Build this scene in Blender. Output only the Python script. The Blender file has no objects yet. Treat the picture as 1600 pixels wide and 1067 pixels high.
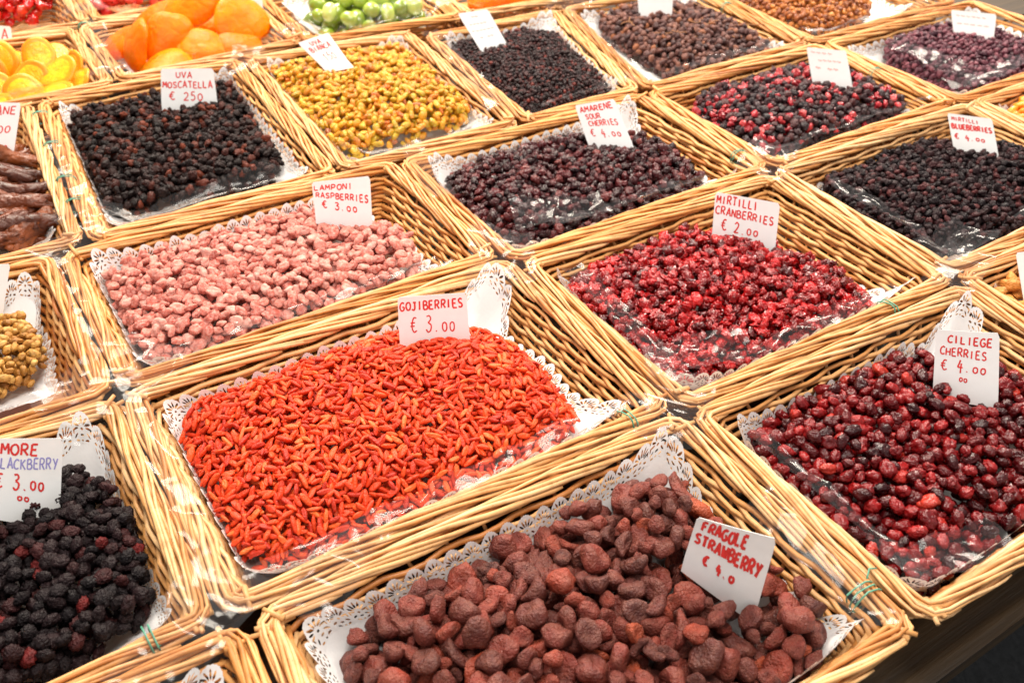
import bpy, bmesh, math, random
import numpy as np
from mathutils import Vector, Matrix, Euler, noise
from mathutils.geometry import delaunay_2d_cdt

random.seed(7); np.random.seed(7)
SC = bpy.context.scene
COL = SC.collection
RZ = 0.09                      # height of the basket rims above the stall top (m)
ANG = math.radians(32.5)       # the stall is turned this much against the view
TM = Matrix.Rotation(ANG, 4, 'Z')

# ------------------------------------------------------------ camera
cd = bpy.data.cameras.new('camera'); cam = bpy.data.objects.new('camera', cd); COL.objects.link(cam)
cam.location = (0, 0, RZ + 0.62)
cam.rotation_euler = (math.radians(90 - 38.7), 0, 0)
cd.sensor_width = 36.0; cd.lens = 1454 / 1600 * 36
cd.clip_start = 0.02; cd.clip_end = 60
cd.dof.use_dof = True; cd.dof.focus_distance = 0.93; cd.dof.aperture_fstop = 7.5
SC.camera = cam
# ------------------------------------------------------------ world: even warm-white fill light, added to soften the shade
w = bpy.data.worlds.new('World'); SC.world = w; w.use_nodes = True
bgn = w.node_tree.nodes['Background']; bgn.inputs[0].default_value = (1.0, 0.98, 0.96, 1); bgn.inputs[1].default_value = 0.68
# ------------------------------------------------------------ lamps hanging over the stall (outside the frame)
def lamp(name, kind, loc, power, size, col, target=None):
    l = bpy.data.lights.new(name, kind); l.energy = power * 2.05; l.color = col
    if kind == 'AREA': l.shape = 'DISK'; l.size = size
    else: l.shadow_soft_size = size
    o = bpy.data.objects.new(name, l); COL.objects.link(o); o.location = loc
    if target:
        o.rotation_euler = (Vector(target) - Vector(loc)).to_track_quat('-Z', 'Y').to_euler()
    return o
lamp('stall_lamp', 'AREA', (-0.75, 2.35, 1.55), 37, 0.95, (1.0, 0.90, 0.76), (0.0, 1.3, 0.1))
lamp('stall_lamp', 'AREA', (1.25, 2.9, 1.6), 35, 0.9, (1.0, 0.90, 0.77), (0.9, 1.9, 0.1))
lamp('stall_lamp', 'AREA', (0.1, 0.55, 1.75), 17, 0.8, (1.0, 0.93, 0.84), (0.2, 1.0, 0.1))
lamp('bulb', 'POINT', (-0.35, 1.45, 1.25), 3.0, 0.03, (1.0, 0.90, 0.76))
lamp('bulb', 'POINT', (0.75, 1.75, 1.25), 3.0, 0.03, (1.0, 0.90, 0.76))
lamp('bulb', 'POINT', (0.2, 2.9, 1.3), 3.2, 0.03, (1.0, 0.90, 0.76))
SC.view_settings.view_transform = 'Standard'; SC.view_settings.look = 'None'
SC.view_settings.exposure = -0.04; SC.view_settings.gamma = 1.0
SC.render.engine = 'CYCLES'
SC.cycles.max_bounces = 8; SC.cycles.transparent_max_bounces = 24; SC.cycles.use_denoising = True
SC.cycles.caustics_reflective = False; SC.cycles.caustics_refractive = False

# ------------------------------------------------------------ object helpers
def props(o, label=None, cat=None, group=None, kind=None):
    if label: o['label'] = label
    if cat: o['category'] = cat
    if group: o['group'] = group
    if kind: o['kind'] = kind
    return o
def mesh_from(name, verts, faces, mat=None, smooth=True):
    me = bpy.data.meshes.new(name)
    me.from_pydata([tuple(map(float, v)) for v in verts], [], faces)
    if smooth: me.polygons.foreach_set('use_smooth', [True] * len(me.polygons))
    if mat: me.materials.append(mat)
    me.update()
    return me
def link(name, me, parent=None, mw=None):
    o = bpy.data.objects.new(name, me); COL.objects.link(o)
    if parent is not None: o.parent = parent
    elif mw is not None: o.matrix_world = mw
    return o
def empty_at(name, x, y, z):            # an Empty in stall coordinates
    o = bpy.data.objects.new(name, None); COL.objects.link(o)
    o.empty_display_size = 0.05
    o.matrix_world = TM @ Matrix.Translation((x, y, z))
    return o
def tube(path, radii, sides=6, cap=True):
    """verts, faces of a tube along a list of Vectors"""
    n = len(path); V = []; F = []
    up = Vector((0, 0, 1))
    for i, p in enumerate(path):
        t = (path[min(i + 1, n - 1)] - path[max(i - 1, 0)]).normalized()
        a = t.cross(up)
        if a.length < 0.1: a = t.cross(Vector((1, 0, 0)))
        a.normalize(); b = a.cross(t)
        r = radii[i] if hasattr(radii, '__len__') else radii
        for k in range(sides):
            q = 2 * math.pi * k / sides
            V.append(p + a * (math.cos(q) * r) + b * (math.sin(q) * r))
    for i in range(n - 1):
        for k in range(sides):
            k2 = (k + 1) % sides
            F.append((i * sides + k, i * sides + k2, (i + 1) * sides + k2, (i + 1) * sides + k))
    if cap:
        F.append(tuple(range(sides))[::-1]); F.append(tuple((n - 1) * sides + k for k in range(sides)))
    return V, F

# ------------------------------------------------------------ materials
class NT:
    def __init__(s, name):
        s.m = bpy.data.materials.new(name); s.m.use_nodes = True; s.t = s.m.node_tree; s.t.nodes.clear()
        s.out = s.n('ShaderNodeOutputMaterial')
    def n(s, ty, **kw):
        x = s.t.nodes.new(ty)
        for k, v in kw.items(): setattr(x, k, v)
        return x
    def l(s, a, b): s.t.links.new(a, b)
    def ramp(s, stops, fac, mode='LINEAR'):
        r = s.n('ShaderNodeValToRGB'); e = r.color_ramp.elements; r.color_ramp.interpolation = mode
        while len(e) < len(stops): e.new(0.5)
        for i, (p, c) in enumerate(stops):
            e[i].position = p; e[i].color = (*c, 1) if len(c) == 3 else c
        s.l(fac, r.inputs[0]); return r.outputs[0]
    def noise(s, scale, detail=3, vec=None, rough=0.55):
        x = s.n('ShaderNodeTexNoise'); x.inputs['Scale'].default_value = scale; x.inputs['Detail'].default_value = detail
        x.inputs['Roughness'].default_value = rough
        if vec is not None: s.l(vec, x.inputs['Vector'])
        return x.outputs[0]
    def mix(s, fac, a, b, mode='MIX'):
        x = s.n('ShaderNodeMix', data_type='RGBA', blend_type=mode)
        for sock, v in ((x.inputs[0], fac), (x.inputs[6], a), (x.inputs[7], b)):
            if hasattr(v, 'default_value') or hasattr(v, 'is_output'): s.l(v, sock)
            else: sock.default_value = v if isinstance(v, (int, float)) else (*v, 1)
        return x.outputs[2]
    def math(s, op, a, b=0.0, clamp=False):
        x = s.n('ShaderNodeMath', operation=op); x.use_clamp = clamp
        for sock, v in ((x.inputs[0], a), (x.inputs[1], b)):
            if isinstance(v, (int, float)): sock.default_value = v
            else: s.l(v, sock)
        return x.outputs[0]
    def bsdf(s, base, rough=0.5, bump=None, bumpd=0.001, strength=1.0, **kw):
        b = s.n('ShaderNodeBsdfPrincipled')
        if isinstance(base, tuple): b.inputs['Base Color'].default_value = (*base, 1)
        else: s.l(base, b.inputs['Base Color'])
        if isinstance(rough, (int, float)): b.inputs['Roughness'].default_value = rough
        else: s.l(rough, b.inputs['Roughness'])
        for k, v in kw.items(): b.inputs[k.replace('_', ' ')].default_value = v
        if bump is not None:
            bp = s.n('ShaderNodeBump'); bp.inputs['Distance'].default_value = bumpd; bp.inputs['Strength'].default_value = strength
            s.l(bump, bp.inputs['Height']); s.l(bp.outputs[0], b.inputs['Normal'])
        s.l(b.outputs[0], s.out.inputs[0]); return b

def fruit_mat(name, stops, rough=0.35, mott=0.35, mscale=220, bump=0.0004, bscale=900, powder=0.0, powder_col=(0.8, 0.6, 0.55), interp='LINEAR', spec=0.5, coat=0.0, sss=0.0, sscale=0.003, second=None, wrinkle=0.0, wscale=260):
    t = NT(name)
    oi = t.n('ShaderNodeObjectInfo'); tc = t.n('ShaderNodeTexCoord')
    off = t.n('ShaderNodeVectorMath', operation='ADD'); t.l(tc.outputs['Object'], off.inputs[0])
    rv = t.n('ShaderNodeCombineXYZ'); t.l(oi.outputs['Random'], rv.inputs[0]); t.l(rv.outputs[0], off.inputs[1])
    base = t.ramp(stops, oi.outputs['Random'], interp)
    n1 = t.noise(mscale, 4, off.outputs[0])
    k = t.ramp([(0.3, (1 - mott,) * 3), (0.7, (1 + mott * 0.5,) * 3)], n1)
    base = t.mix(1.0, base, k, 'MULTIPLY')
    if second:
        n3 = t.noise(mscale * 0.6, 3, off.outputs[0])
        f3 = t.ramp([(0.5, (0, 0, 0)), (0.66, (second[1],) * 3)], n3)
        base = t.mix(f3, base, second[0])
    if powder:
        n2 = t.noise(mscale * 1.5, 5, off.outputs[0], 0.7)
        f = t.ramp([(0.42, (0, 0, 0)), (0.62, (powder,) * 3)], n2)
        base = t.mix(f, base, powder_col)
    bn = t.noise(bscale, 3, off.outputs[0])
    if wrinkle:
        wn = t.noise(wscale, 2, off.outputs[0], 0.5)
        rd = t.math('ABSOLUTE', t.math('SUBTRACT', wn, 0.5)); rd = t.math('MINIMUM', rd, 0.14)
        bn = t.math('ADD', t.math('MULTIPLY', bn, bump), t.math('MULTIPLY', rd, wrinkle)); bump = 1.0
    b = t.bsdf(base, rough, bn, bump)
    b.inputs['Specular IOR Level'].default_value = spec
    b.inputs['Coat Weight'].default_value = coat; b.inputs['Coat Roughness'].default_value = 0.12
    if sss:
        b.inputs['Subsurface Weight'].default_value = sss
        b.inputs['Subsurface Radius'].default_value = (1.0, 0.35, 0.15); b.inputs['Subsurface Scale'].default_value = sscale
    return t.m

def willow_mat(name='peeled_willow', tone=(1, 1, 1)):
    t = NT(name); oi = t.n('ShaderNodeObjectInfo'); tc = t.n('ShaderNodeTexCoord')
    base = t.ramp([(0.0, (0.54, 0.23, 0.06)), (0.25, (0.64, 0.32, 0.11)), (0.6, (0.71, 0.39, 0.155)), (0.85, (0.76, 0.47, 0.22)), (0.93, (0.60, 0.26, 0.07)), (1.0, (0.44, 0.15, 0.035))], oi.outputs['Random'])
    n = t.noise(55, 5, tc.outputs['Object']); k = t.ramp([(0.25, (0.68, 0.58, 0.46)), (0.5, (1, 1, 1)), (0.8, (1.1, 1.08, 1.02))], n)
    base = t.mix(1.0, base, k, 'MULTIPLY')
    n2 = t.noise(420, 3, tc.outputs['Object']); k2 = t.ramp([(0.28, (0.5, 0.36, 0.25)), (0.4, (1, 1, 1))], n2)
    base = t.mix(0.55, base, k2, 'MULTIPLY')
    base = t.mix(1.0, base, tone, 'MULTIPLY')
    b = t.bsdf(base, 0.42, n2, 0.0004, 0.6); b.inputs['Specular IOR Level'].default_value = 0.45
    return t.m
WILLOW = willow_mat()
WILLOWS = [WILLOW, willow_mat('golden_willow', (1.0, .90, .74)), willow_mat('pale_willow', (1.0, 1.02, 1.08)), willow_mat('brown_willow', (.88, .80, .66))]
def paper_mat():
    t = NT('doily_paper'); tc = t.n('ShaderNodeTexCoord')
    n = t.noise(260, 3, tc.outputs['Object'])
    b = t.bsdf((0.80, 0.80, 0.80), 0.6, n, 0.0006, 0.5)
    b.inputs['Subsurface Weight'].default_value = 0.0
    tr = t.n('ShaderNodeBsdfTranslucent'); tr.inputs[0].default_value = (0.8, 0.8, 0.82, 1)
    mx = t.n('ShaderNodeMixShader'); mx.inputs[0].default_value = 0.22
    t.l(b.outputs[0], mx.inputs[1]); t.l(tr.outputs[0], mx.inputs[2]); t.l(mx.outputs[0], t.out.inputs[0])
    return t.m
PAPER = paper_mat()
def film_mat():
    t = NT('clear_film'); tc = t.n('ShaderNodeTexCoord')
    n = t.noise(24, 1, tc.outputs['Object'])
    bp = t.n('ShaderNodeBump'); bp.inputs['Distance'].default_value = 0.004; bp.inputs['Strength'].default_value = 0.22; t.l(n, bp.inputs['Height'])
    tr = t.n('ShaderNodeBsdfTransparent'); tr.inputs[0].default_value = (0.985, 0.985, 0.985, 1)
    gl = t.n('ShaderNodeBsdfGlossy'); gl.inputs['Roughness'].default_value = 0.12; gl.inputs[0].default_value = (1, 1, 1, 1)
    t.l(bp.outputs[0], gl.inputs['Normal'])
    di = t.n('ShaderNodeBsdfDiffuse'); di.inputs[0].default_value = (0.85, 0.85, 0.87, 1)
    lw = t.n('ShaderNodeFresnel'); lw.inputs[0].default_value = 1.5; t.l(bp.outputs[0], lw.inputs['Normal'])
    m1 = t.n('ShaderNodeMixShader'); m1.inputs[0].default_value = 0.012
    t.l(tr.outputs[0], m1.inputs[1]); t.l(di.outputs[0], m1.inputs[2])
    f2 = t.math('MULTIPLY', lw.outputs[0], 0.34, True)
    m2 = t.n('ShaderNodeMixShader'); t.l(f2, m2.inputs[0]); t.l(m1.outputs[0], m2.inputs[1]); t.l(gl.outputs[0], m2.inputs[2])
    t.l(m2.outputs[0], t.out.inputs[0]); return t.m
FILM = film_mat()
def plain(name, col, rough=0.5, nscale=0, amt=0.1, bump=0.0, **kw):
    t = NT(name); tc = t.n('ShaderNodeTexCoord')
    n = t.noise(nscale or 50, 4, tc.outputs['Object'])
    base = t.mix(1.0, t.ramp([(0.3, tuple(c * (1 - amt) for c in col)), (0.7, tuple(min(1, c * (1 + amt * 0.6)) for c in col))], n), (1, 1, 1), 'MULTIPLY')
    b = t.bsdf(base, rough, n if bump else None, bump or 0.001)
    for k, v in kw.items(): b.inputs[k].default_value = v
    return t.m
CARD = plain('white_card', (0.84, 0.84, 0.83), 0.4, 90, 0.03)
INK = {'red': plain('red_felt_pen', (0.72, 0.035, 0.03), 0.6, 300, 0.25), 'faint': plain('faded_red_pen', (0.82, 0.42, 0.38), 0.6, 300, 0.2),
       'blue': plain('violet_pen', (0.30, 0.28, 0.60), 0.6, 300, 0.2)}
GREEN = plain('green_plastic_wire', (0.09, 0.33, 0.22), 0.35, 100, 0.1)

# ------------------------------------------------------------ the setting
def sheet(name, x0, y0, x1, y1, z0, z1, mat):
    V = [(x0, y0, z0), (x1, y0, z0), (x1, y1, z0), (x0, y1, z0), (x0, y0, z1), (x1, y0, z1), (x1, y1, z1), (x0, y1, z1)]
    F = [(3, 2, 1, 0), (4, 5, 6, 7), (0, 1, 5, 4), (1, 2, 6, 5), (2, 3, 7, 6), (3, 0, 4, 7)]
    return mesh_from(name, V, F, mat, False)
t = NT('dark_asphalt'); tc = t.n('ShaderNodeTexCoord'); n = t.noise(60, 6, tc.outputs['Object'])
t.bsdf(t.ramp([(0.3, (0.008, 0.009, 0.010)), (0.7, (0.018, 0.019, 0.021))], n), 0.85, n, 0.01)
ground = link('ground', sheet('ground', -14, -12, 14, 14, -0.95, -0.85, t.m)); props(ground, kind='structure', label='dark asphalt ground under the stall')
def wood():
    t = NT('stall_wood'); tc = t.n('ShaderNodeTexCoord'); mp = t.n('ShaderNodeMapping'); mp.inputs['Scale'].default_value = (1.2, 22, 22)
    t.l(tc.outputs['Object'], mp.inputs[0]); n = t.noise(4, 6, mp.outputs[0])
    t.bsdf(t.ramp([(0.25, (0.02, 0.011, 0.004)), (0.5, (0.045, 0.025, 0.008)), (0.75, (0.08, 0.045, 0.016))], n), 0.55, n, 0.002); return t.m
WOOD = wood()
stall = empty_at('market_stall', 0.7, 1.2, -0.85)
props(stall, 'brown wooden stall top carrying all the wicker baskets', 'market stall')
py0, npl = 0.170, 11
for k in range(npl):       # boards of the stall top, side by side
    wdt = (2.75 - py0) / npl
    me = sheet('top_board', -0.85 - 0.7, py0 + k * wdt + 0.002 - 1.2, 2.4 - 0.7, py0 + (k + 1) * wdt - 0.002 - 1.2, 0.85 - 0.022, 0.85 - 0.002 * (k % 2) - 0.001, WOOD)
    link('top_board', me, stall)
link('front_rail', sheet('front_rail', -1.55, py0 + 0.012 - 1.2, 1.7, py0 + 0.034 - 1.2, 0.85 - 0.042, 0.85 - 0.023, WOOD), stall)
for x in (-1.4, 1.5):
    for y in (py0 + 0.06 - 1.2, 1.45):
        link('leg', sheet('leg', x, y, x + 0.05, y + 0.05, 0.0, 0.85 - 0.023, WOOD), stall)
# ------------------------------------------------------------ baskets (x0, x1, y0 front, y1 back) in stall coordinates, rims at RZ
def rect(x0, x1, y0, y1): return [(x0, y0), (x1, y0), (x1, y1), (x0, y1)]
BASK = {
 'straw': rect(.058, .4925, .182, .475), 'cherry': rect(.4955, .909, .180, .465), 'apri': rect(.912, 1.33, .188, .477),
 'front': rect(-.385, .054, .190, .476),
 'bb': rect(-.405, .0405, .479, .790), 'goji': rect(.0415, .496, .478, .791), 'cran': rect(.499, .910, .468, .773),
 'blue': rect(.913, 1.333, .480, .776), 'or2': rect(1.336, 1.75, .482, .772),
 'mul': rect(-.400, .0405, .793, 1.092), 'rasp': rect(.0425, .491, .794, 1.086), 'sour': rect(.494, .926, .776, 1.078),
 'mix': rect(.929, 1.321, .779, 1.072), 'pur': rect(1.324, 1.745, .776, 1.068),
 'ban': [(-.24, 1.100), (.079, 1.100), (.102, 1.56), (-.22, 1.56)],
 'moscat': [(.083, 1.090), (.414, 1.088), (.436, 1.556), (.106, 1.553)],
 'bianca': [(.418, 1.088), (.709, 1.084), (.742, 1.515), (.440, 1.550)],
 'curr': [(.712, 1.083), (.936, 1.080), (1.034, 1.462), (.750, 1.480)],
 'ra': [(.939, 1.077), (1.311, 1.074), (1.341, 1.44), (1.040, 1.460)],
 'lr': [(1.315, 1.073), (1.72, 1.073), (1.73, 1.42), (1.345, 1.43)],
 'lem': rect(-.15, .233, 1.560, 1.855), 'ora': rect(.236, .560, 1.564, 1.858), 'green': [(.563, 1.556), (.866, 1.524), (.880, 1.86), (.573, 1.875)],
 'jel': [(.870, 1.520), (1.18, 1.490), (1.19, 1.83), (.884, 1.86)],
 'red': rect(-.13, .266, 1.861, 2.14), 'pink': rect(.270, .575, 1.866, 2.15),
}
WHAT = {
 'straw': 'dark reddish-brown dried strawberries', 'cherry': 'wine-red dried cherries', 'apri': 'light orange dried fruit pieces',
 'front': 'only a white doily, left of the strawberries', 'bb': 'black dried blackberries', 'goji': 'orange-red goji berries', 'cran': 'bright red glossy cranberries',
 'blue': 'dark dried blueberries', 'or2': 'bright orange dried fruit at the right edge', 'mul': 'golden brown mulberries',
 'rasp': 'pink sugared raspberries', 'sour': 'dark purple-brown sour cherries', 'mix': 'mixed black and red berries', 'pur': 'small purple berries',
 'ban': 'long brown dried bananas', 'moscat': 'black muscat raisins', 'bianca': 'golden green raisins', 'curr': 'tiny black currants',
 'ra': 'brown stalky raisins', 'lr': 'amber raisins', 'lem': 'yellow candied lemon slices', 'ora': 'big orange candied fruit halves',
 'green': 'green candied fruit', 'jel': 'an orange candied fruit at the top edge', 'red': 'red candied cherries in the top left corner', 'pink': 'pinkish red candied fruit at the top edge',
}
class Loop:
    """rounded closed outline of a basket, inset by d"""
    def __init__(s, quad, d, r=0.014, step=0.008):
        P = [Vector(p) for p in quad]; n = 4; Q = []
        for i in range(n):          # inset corners
            a, b, c = P[i - 1], P[i], P[(i + 1) % n]
            e1 = (b - a).normalized(); e2 = (c - b).normalized()
            n1 = Vector((-e1.y, e1.x)); n2 = Vector((-e2.y, e2.x))
            k = 1.0 + n1.dot(n2)
            Q.append(b + (n1 + n2) * (d / k))
        pts = []; s.corner = []; acc = 0
        for i in range(n):
            a, b, c = Q[i - 1], Q[i], Q[(i + 1) % n]
            u1 = (a - b).normalized(); u2 = (c - b).normalized()
            p1 = b + u1 * r; p2 = b + u2 * r
            s.corner.append(len(pts) + 2)
            for k in range(5):
                tt = k / 4; pts.append(p1 * (1 - tt) ** 2 + b * 2 * tt * (1 - tt) + p2 * tt ** 2)
            nx = c + (b - c).normalized() * r; L = (nx - p2).length; m = max(2, int(L / step))
            for k in range(1, m): pts.append(p2.lerp(nx, k / m))
        s.p = pts; s.n = len(pts); s.cum = [0]
        for i in range(s.n): s.cum.append(s.cum[-1] + (pts[(i + 1) % s.n] - pts[i]).length)
        s.L = s.cum[-1]; s.sc = [s.cum[k] for k in s.corner]; s.quad = Q
        s.cumn = np.array(s.cum)
    def at(s, x):
        x = x % s.L; i = min(int(np.searchsorted(s.cumn, x, 'right')) - 1, s.n - 1)
        a, b = s.p[i], s.p[(i + 1) % s.n]; f = (x - s.cum[i]) / max(1e-9, s.cum[i + 1] - s.cum[i])
        p = a.lerp(b, f); t = (b - a).normalized()
        return p, Vector((-t.y, t.x))          # point, inward normal (outline runs counter-clockwise)
DEPTH = 0.078
def wall_inset(z):      # z relative to the rim
    return 0.016 + 0.028 * (-z / DEPTH)

def build_basket(key):
    q = BASK[key]; cx = sum(p[0] for p in q) / 4; cy = sum(p[1] for p in q) / 4
    e = empty_at('wicker_basket', cx, cy, 0.002)
    props(e, 'pale willow basket holding ' + WHAT[key], 'basket', 'wicker baskets packed side by side on the stall')
    O = Vector((cx, cy, 0.002))
    rg = random.Random(sum(map(ord, key)) * 31)
    lp = Loop(q, 0.0092)
    wm = WILLOWS[{'ra': 3, 'mix': 1, 'moscat': 1, 'rasp': 1, 'bb': 0, 'goji': 0, 'cran': 0, 'cherry': 2, 'straw': 0, 'lr': 3, 'sour': 1, 'mul': 1, 'pur': 1}.get(key, rg.choice((0, 1, 2)))]
    def add(name, path, rad, sides=6):
        V, F = tube([p - O for p in path], rad, sides); link(name, mesh_from(name, V, F, wm), e)
    # rim: rods laid slantwise over the border like a rope
    span = 0.25; nr = int(lp.L / 0.038)
    for k in range(nr):
        s0 = k * lp.L / nr + rg.uniform(-.012, .012); L = span * rg.uniform(.8, 1.15); m = int(L / 0.011); path = []; rad = []
        r0 = rg.uniform(.0021, .0031); ph = rg.uniform(-.2, .2); lift = rg.uniform(-.0006, .0012)
        for i in range(m + 1):
            f = i / m; th = math.radians(-25) + f * math.radians(225) + ph * math.sin(f * 5)
            p, nrm = lp.at(s0 + f * L)
            wob = 0.0008 * math.sin(f * 19 + k)
            off = nrm * (math.cos(th) * (0.0080 + lift) + wob)
            path.append(Vector((p.x + off.x, p.y + off.y, RZ + math.sin(th) * (0.0058 + lift) - 0.001)))
            rad.append(r0 * (1 - 0.45 * f) * (0.6 if i in (0, m) else 1))
        add('rim_rod', path, rad)
    for k, (dx, dz) in enumerate(((-.0045, -.003), (.0045, -.003), (0, 0.001))):
        for sd in range(4):
            s0 = lp.sc[sd]; s1 = lp.sc[(sd + 1) % 4]
            if s1 <= s0: s1 += lp.L
            m = int((s1 - s0 + .03) / .02); path = []
            for i in range(m + 1):
                p, nrm = lp.at(s0 - .015 + (s1 - s0 + .03) * i / m)
                path.append(Vector((p.x + nrm.x * dx, p.y + nrm.y * dx, RZ + dz + 0.0008 * math.sin(i * 1.3 + k))))
            add('rim_core', path, 0.0030, 5)
    # walls: stakes and woven rods
    lw = Loop(q, wall_inset(-0.03), 0.010)
    ns = int(lw.L / 0.034 / 2) * 2
    lt = Loop(q, 0.0095, 0.012); lb = Loop(q, wall_inset(-DEPTH), 0.012)
    for k in range(ns):
        a, _ = lt.at(k * lt.L / ns); b, _ = lb.at(k * lb.L / ns)
        # same position along each side: use the fraction of the outline
        add('stake', [Vector((a.x, a.y, RZ - .002)), Vector(((a.x + b.x) / 2, (a.y + b.y) / 2, RZ - DEPTH / 2)), Vector((b.x, b.y, RZ - DEPTH))], 0.0019, 5)
    nl = 13
    for j in range(nl):
        z = -0.0105 - j * 0.0052
        lj = Loop(q, wall_inset(z), 0.011)
        for sd in range(4):
            s0 = lj.sc[sd] - .004; s1 = lj.sc[(sd + 1) % 4] + .004
            if s1 <= s0: s1 += lj.L
            m = int((s1 - s0) / (lj.L / ns) * 2.0); path = []
            sag = rg.uniform(-.0006, .0006)
            for i in range(m + 1):
                s = s0 + (s1 - s0) * i / m
                p, nrm = lj.at(s); amp = 0.0030 * math.sin(math.pi * s / (lj.L / ns) + math.pi * (j % 2) + math.pi / 2)
                path.append(Vector((p.x + nrm.x * amp, p.y + nrm.y * amp, RZ + z + sag + .0006 * math.sin(i * 1.9 + j))))
            add('woven_rod', path, rg.uniform(.0024, .0030), 5)
    # base
    b = lb.quad; z0, z1 = 0.004, 0.010
    V = [Vector((p.x, p.y, z0)) - O for p in b] + [Vector((p.x, p.y, z1)) - O for p in b]
    F = [(3, 2, 1, 0), (4, 5, 6, 7)] + [(i, (i + 1) % 4, (i + 1) % 4 + 4, i + 4) for i in range(4)]
    link('base', mesh_from('base', V, F, wm, False), e)
    # trimmed rod ends at the corners
    for sd in range(4):
        for k in range(3):
            p, nrm = lp.at(lp.sc[sd] + rg.uniform(-.012, .012)); tz = rg.uniform(-.004, .006)
            d = Vector((-nrm.x, -nrm.y, rg.uniform(-.3, .4))).normalized()
            a0 = Vector((p.x, p.y, RZ + tz)) + Vector((nrm.x, nrm.y, 0)) * .012
            add('rod_end', [a0, a0 + d * .013, a0 + d * rg.uniform(.018, .026)], [.0024, .0024, .0020], 6)
    return e
for k in BASK: build_basket(k)
# ------------------------------------------------------------ heap outlines (stall coordinates, metres)
OUT = {
 'goji': [(0.077,0.733),(0.131,0.774),(0.23,0.773),(0.33,0.749),(0.401,0.71),(0.431,0.638),(0.419,0.573),(0.416,0.53),(0.37,0.512),(0.259,0.515),(0.151,0.527),(0.08,0.532),(0.073,0.585),(0.075,0.661)],
 'cran': [(0.522,0.712),(0.611,0.759),(0.71,0.749),(0.767,0.727),(0.815,0.655),(0.829,0.579),(0.823,0.505),(0.776,0.492),(0.675,0.502),(0.574,0.503),(0.534,0.517),(0.513,0.599),(0.508,0.663)],
 'straw': [(0.109,0.426),(0.139,0.449),(0.194,0.455),(0.267,0.461),(0.357,0.452),(0.415,0.441),(0.456,0.403),(0.438,0.361),(0.446,0.299),(0.461,0.255),(0.407,0.199),(0.346,0.172),(0.198,0.229),(0.115,0.335)],
 'cherry': [(0.525,0.413),(0.593,0.434),(0.68,0.442),(0.758,0.432),(0.803,0.401),(0.85,0.334),(0.878,0.247),(0.704,0.209),(0.589,0.204),(0.534,0.212),(0.531,0.277),(0.516,0.338),(0.514,0.376)],
 'rasp': [(0.06,1.021),(0.093,1.064),(0.204,1.09),(0.332,1.081),(0.417,0.982),(0.427,0.911),(0.41,0.854),(0.309,0.847),(0.201,0.851),(0.107,0.851),(0.067,0.877),(0.056,0.958)],
 'sour': [(0.533,1.019),(0.585,1.056),(0.743,1.059),(0.85,0.991),(0.866,0.907),(0.848,0.818),(0.722,0.816),(0.581,0.822),(0.532,0.835),(0.523,0.914)],
 'mix': [(0.96,0.999),(1.102,1.069),(1.224,1.056),(1.315,0.981),(1.306,0.878),(1.298,0.84),(1.161,0.844),(1.034,0.841),(0.976,0.849),(0.952,0.919)],
 'pur': [(1.416,1.019),(1.579,1.045),(1.685,0.997),(1.67,0.893),(1.671,0.771),(1.599,0.784),(1.448,0.788),(1.4,0.864)],
 'moscat': [(0.13,1.488),(0.191,1.545),(0.296,1.552),(0.412,1.509),(0.379,1.343),(0.367,1.168),(0.257,1.173),(0.123,1.188),(0.113,1.286)],
 'bianca': [(0.458,1.527),(0.546,1.555),(0.645,1.528),(0.716,1.465),(0.703,1.324),(0.688,1.173),(0.577,1.178),(0.438,1.173),(0.438,1.346)],
 'curr': [(0.776,1.444),(0.852,1.47),(0.956,1.434),(0.994,1.342),(0.971,1.153),(0.948,1.107),(0.849,1.14),(0.739,1.16),(0.744,1.267)],
 'ra': [(1.086,1.419),(1.187,1.438),(1.305,1.363),(1.296,1.245),(1.271,1.111),(1.177,1.102),(1.061,1.111),(1.054,1.232)],
 'lr': [(1.424,1.4),(1.636,1.265),(1.599,1.176),(1.493,1.139),(1.391,1.157),(1.374,1.256)],
 'blue': [(0.976,0.737),(1.072,0.765),(1.189,0.757),(1.281,0.691),(1.332,0.611),(1.351,0.497),(1.242,0.505),(1.069,0.52),(0.968,0.549),(0.945,0.599),(0.952,0.67)],
 'bb': [(-0.214,0.711),(-0.137,0.745),(-0.051,0.741),(-0.006,0.712),(0.005,0.663),(0.005,0.572),(-0.009,0.54),(-0.055,0.524),(-0.111,0.521),(-0.184,0.526)],
 'mul': [(-0.138,1.0),(-0.079,1.016),(-0.037,1.031),(-0.016,1.011),(-0.012,0.946),(-0.012,0.908),(-0.04,0.895),(-0.078,0.89),(-0.133,0.879)],
 'apri': [(0.938,0.439),(0.993,0.466),(1.084,0.458),(1.15,0.366),(1.068,0.285),(0.936,0.316),(0.95,0.402)],
 'or2': [(1.374,0.722),(1.45,0.743),(1.554,0.72),(1.589,0.613),(1.421,0.566),(1.381,0.653)],
 'green': [(0.647,1.783),(0.785,1.955),(1.019,1.806),(0.907,1.638),(0.83,1.602),(0.686,1.614),(0.635,1.677)],
 'red': [(0.083,2.209),(0.193,2.44),(0.329,2.246),(0.241,2.107),(0.195,2.027),(0.141,2.05),(0.059,2.033)],
 'pink': [(0.285,2.08),(0.388,2.208),(0.492,2.091),(0.4,1.984),(0.295,1.985)],
}
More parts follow.
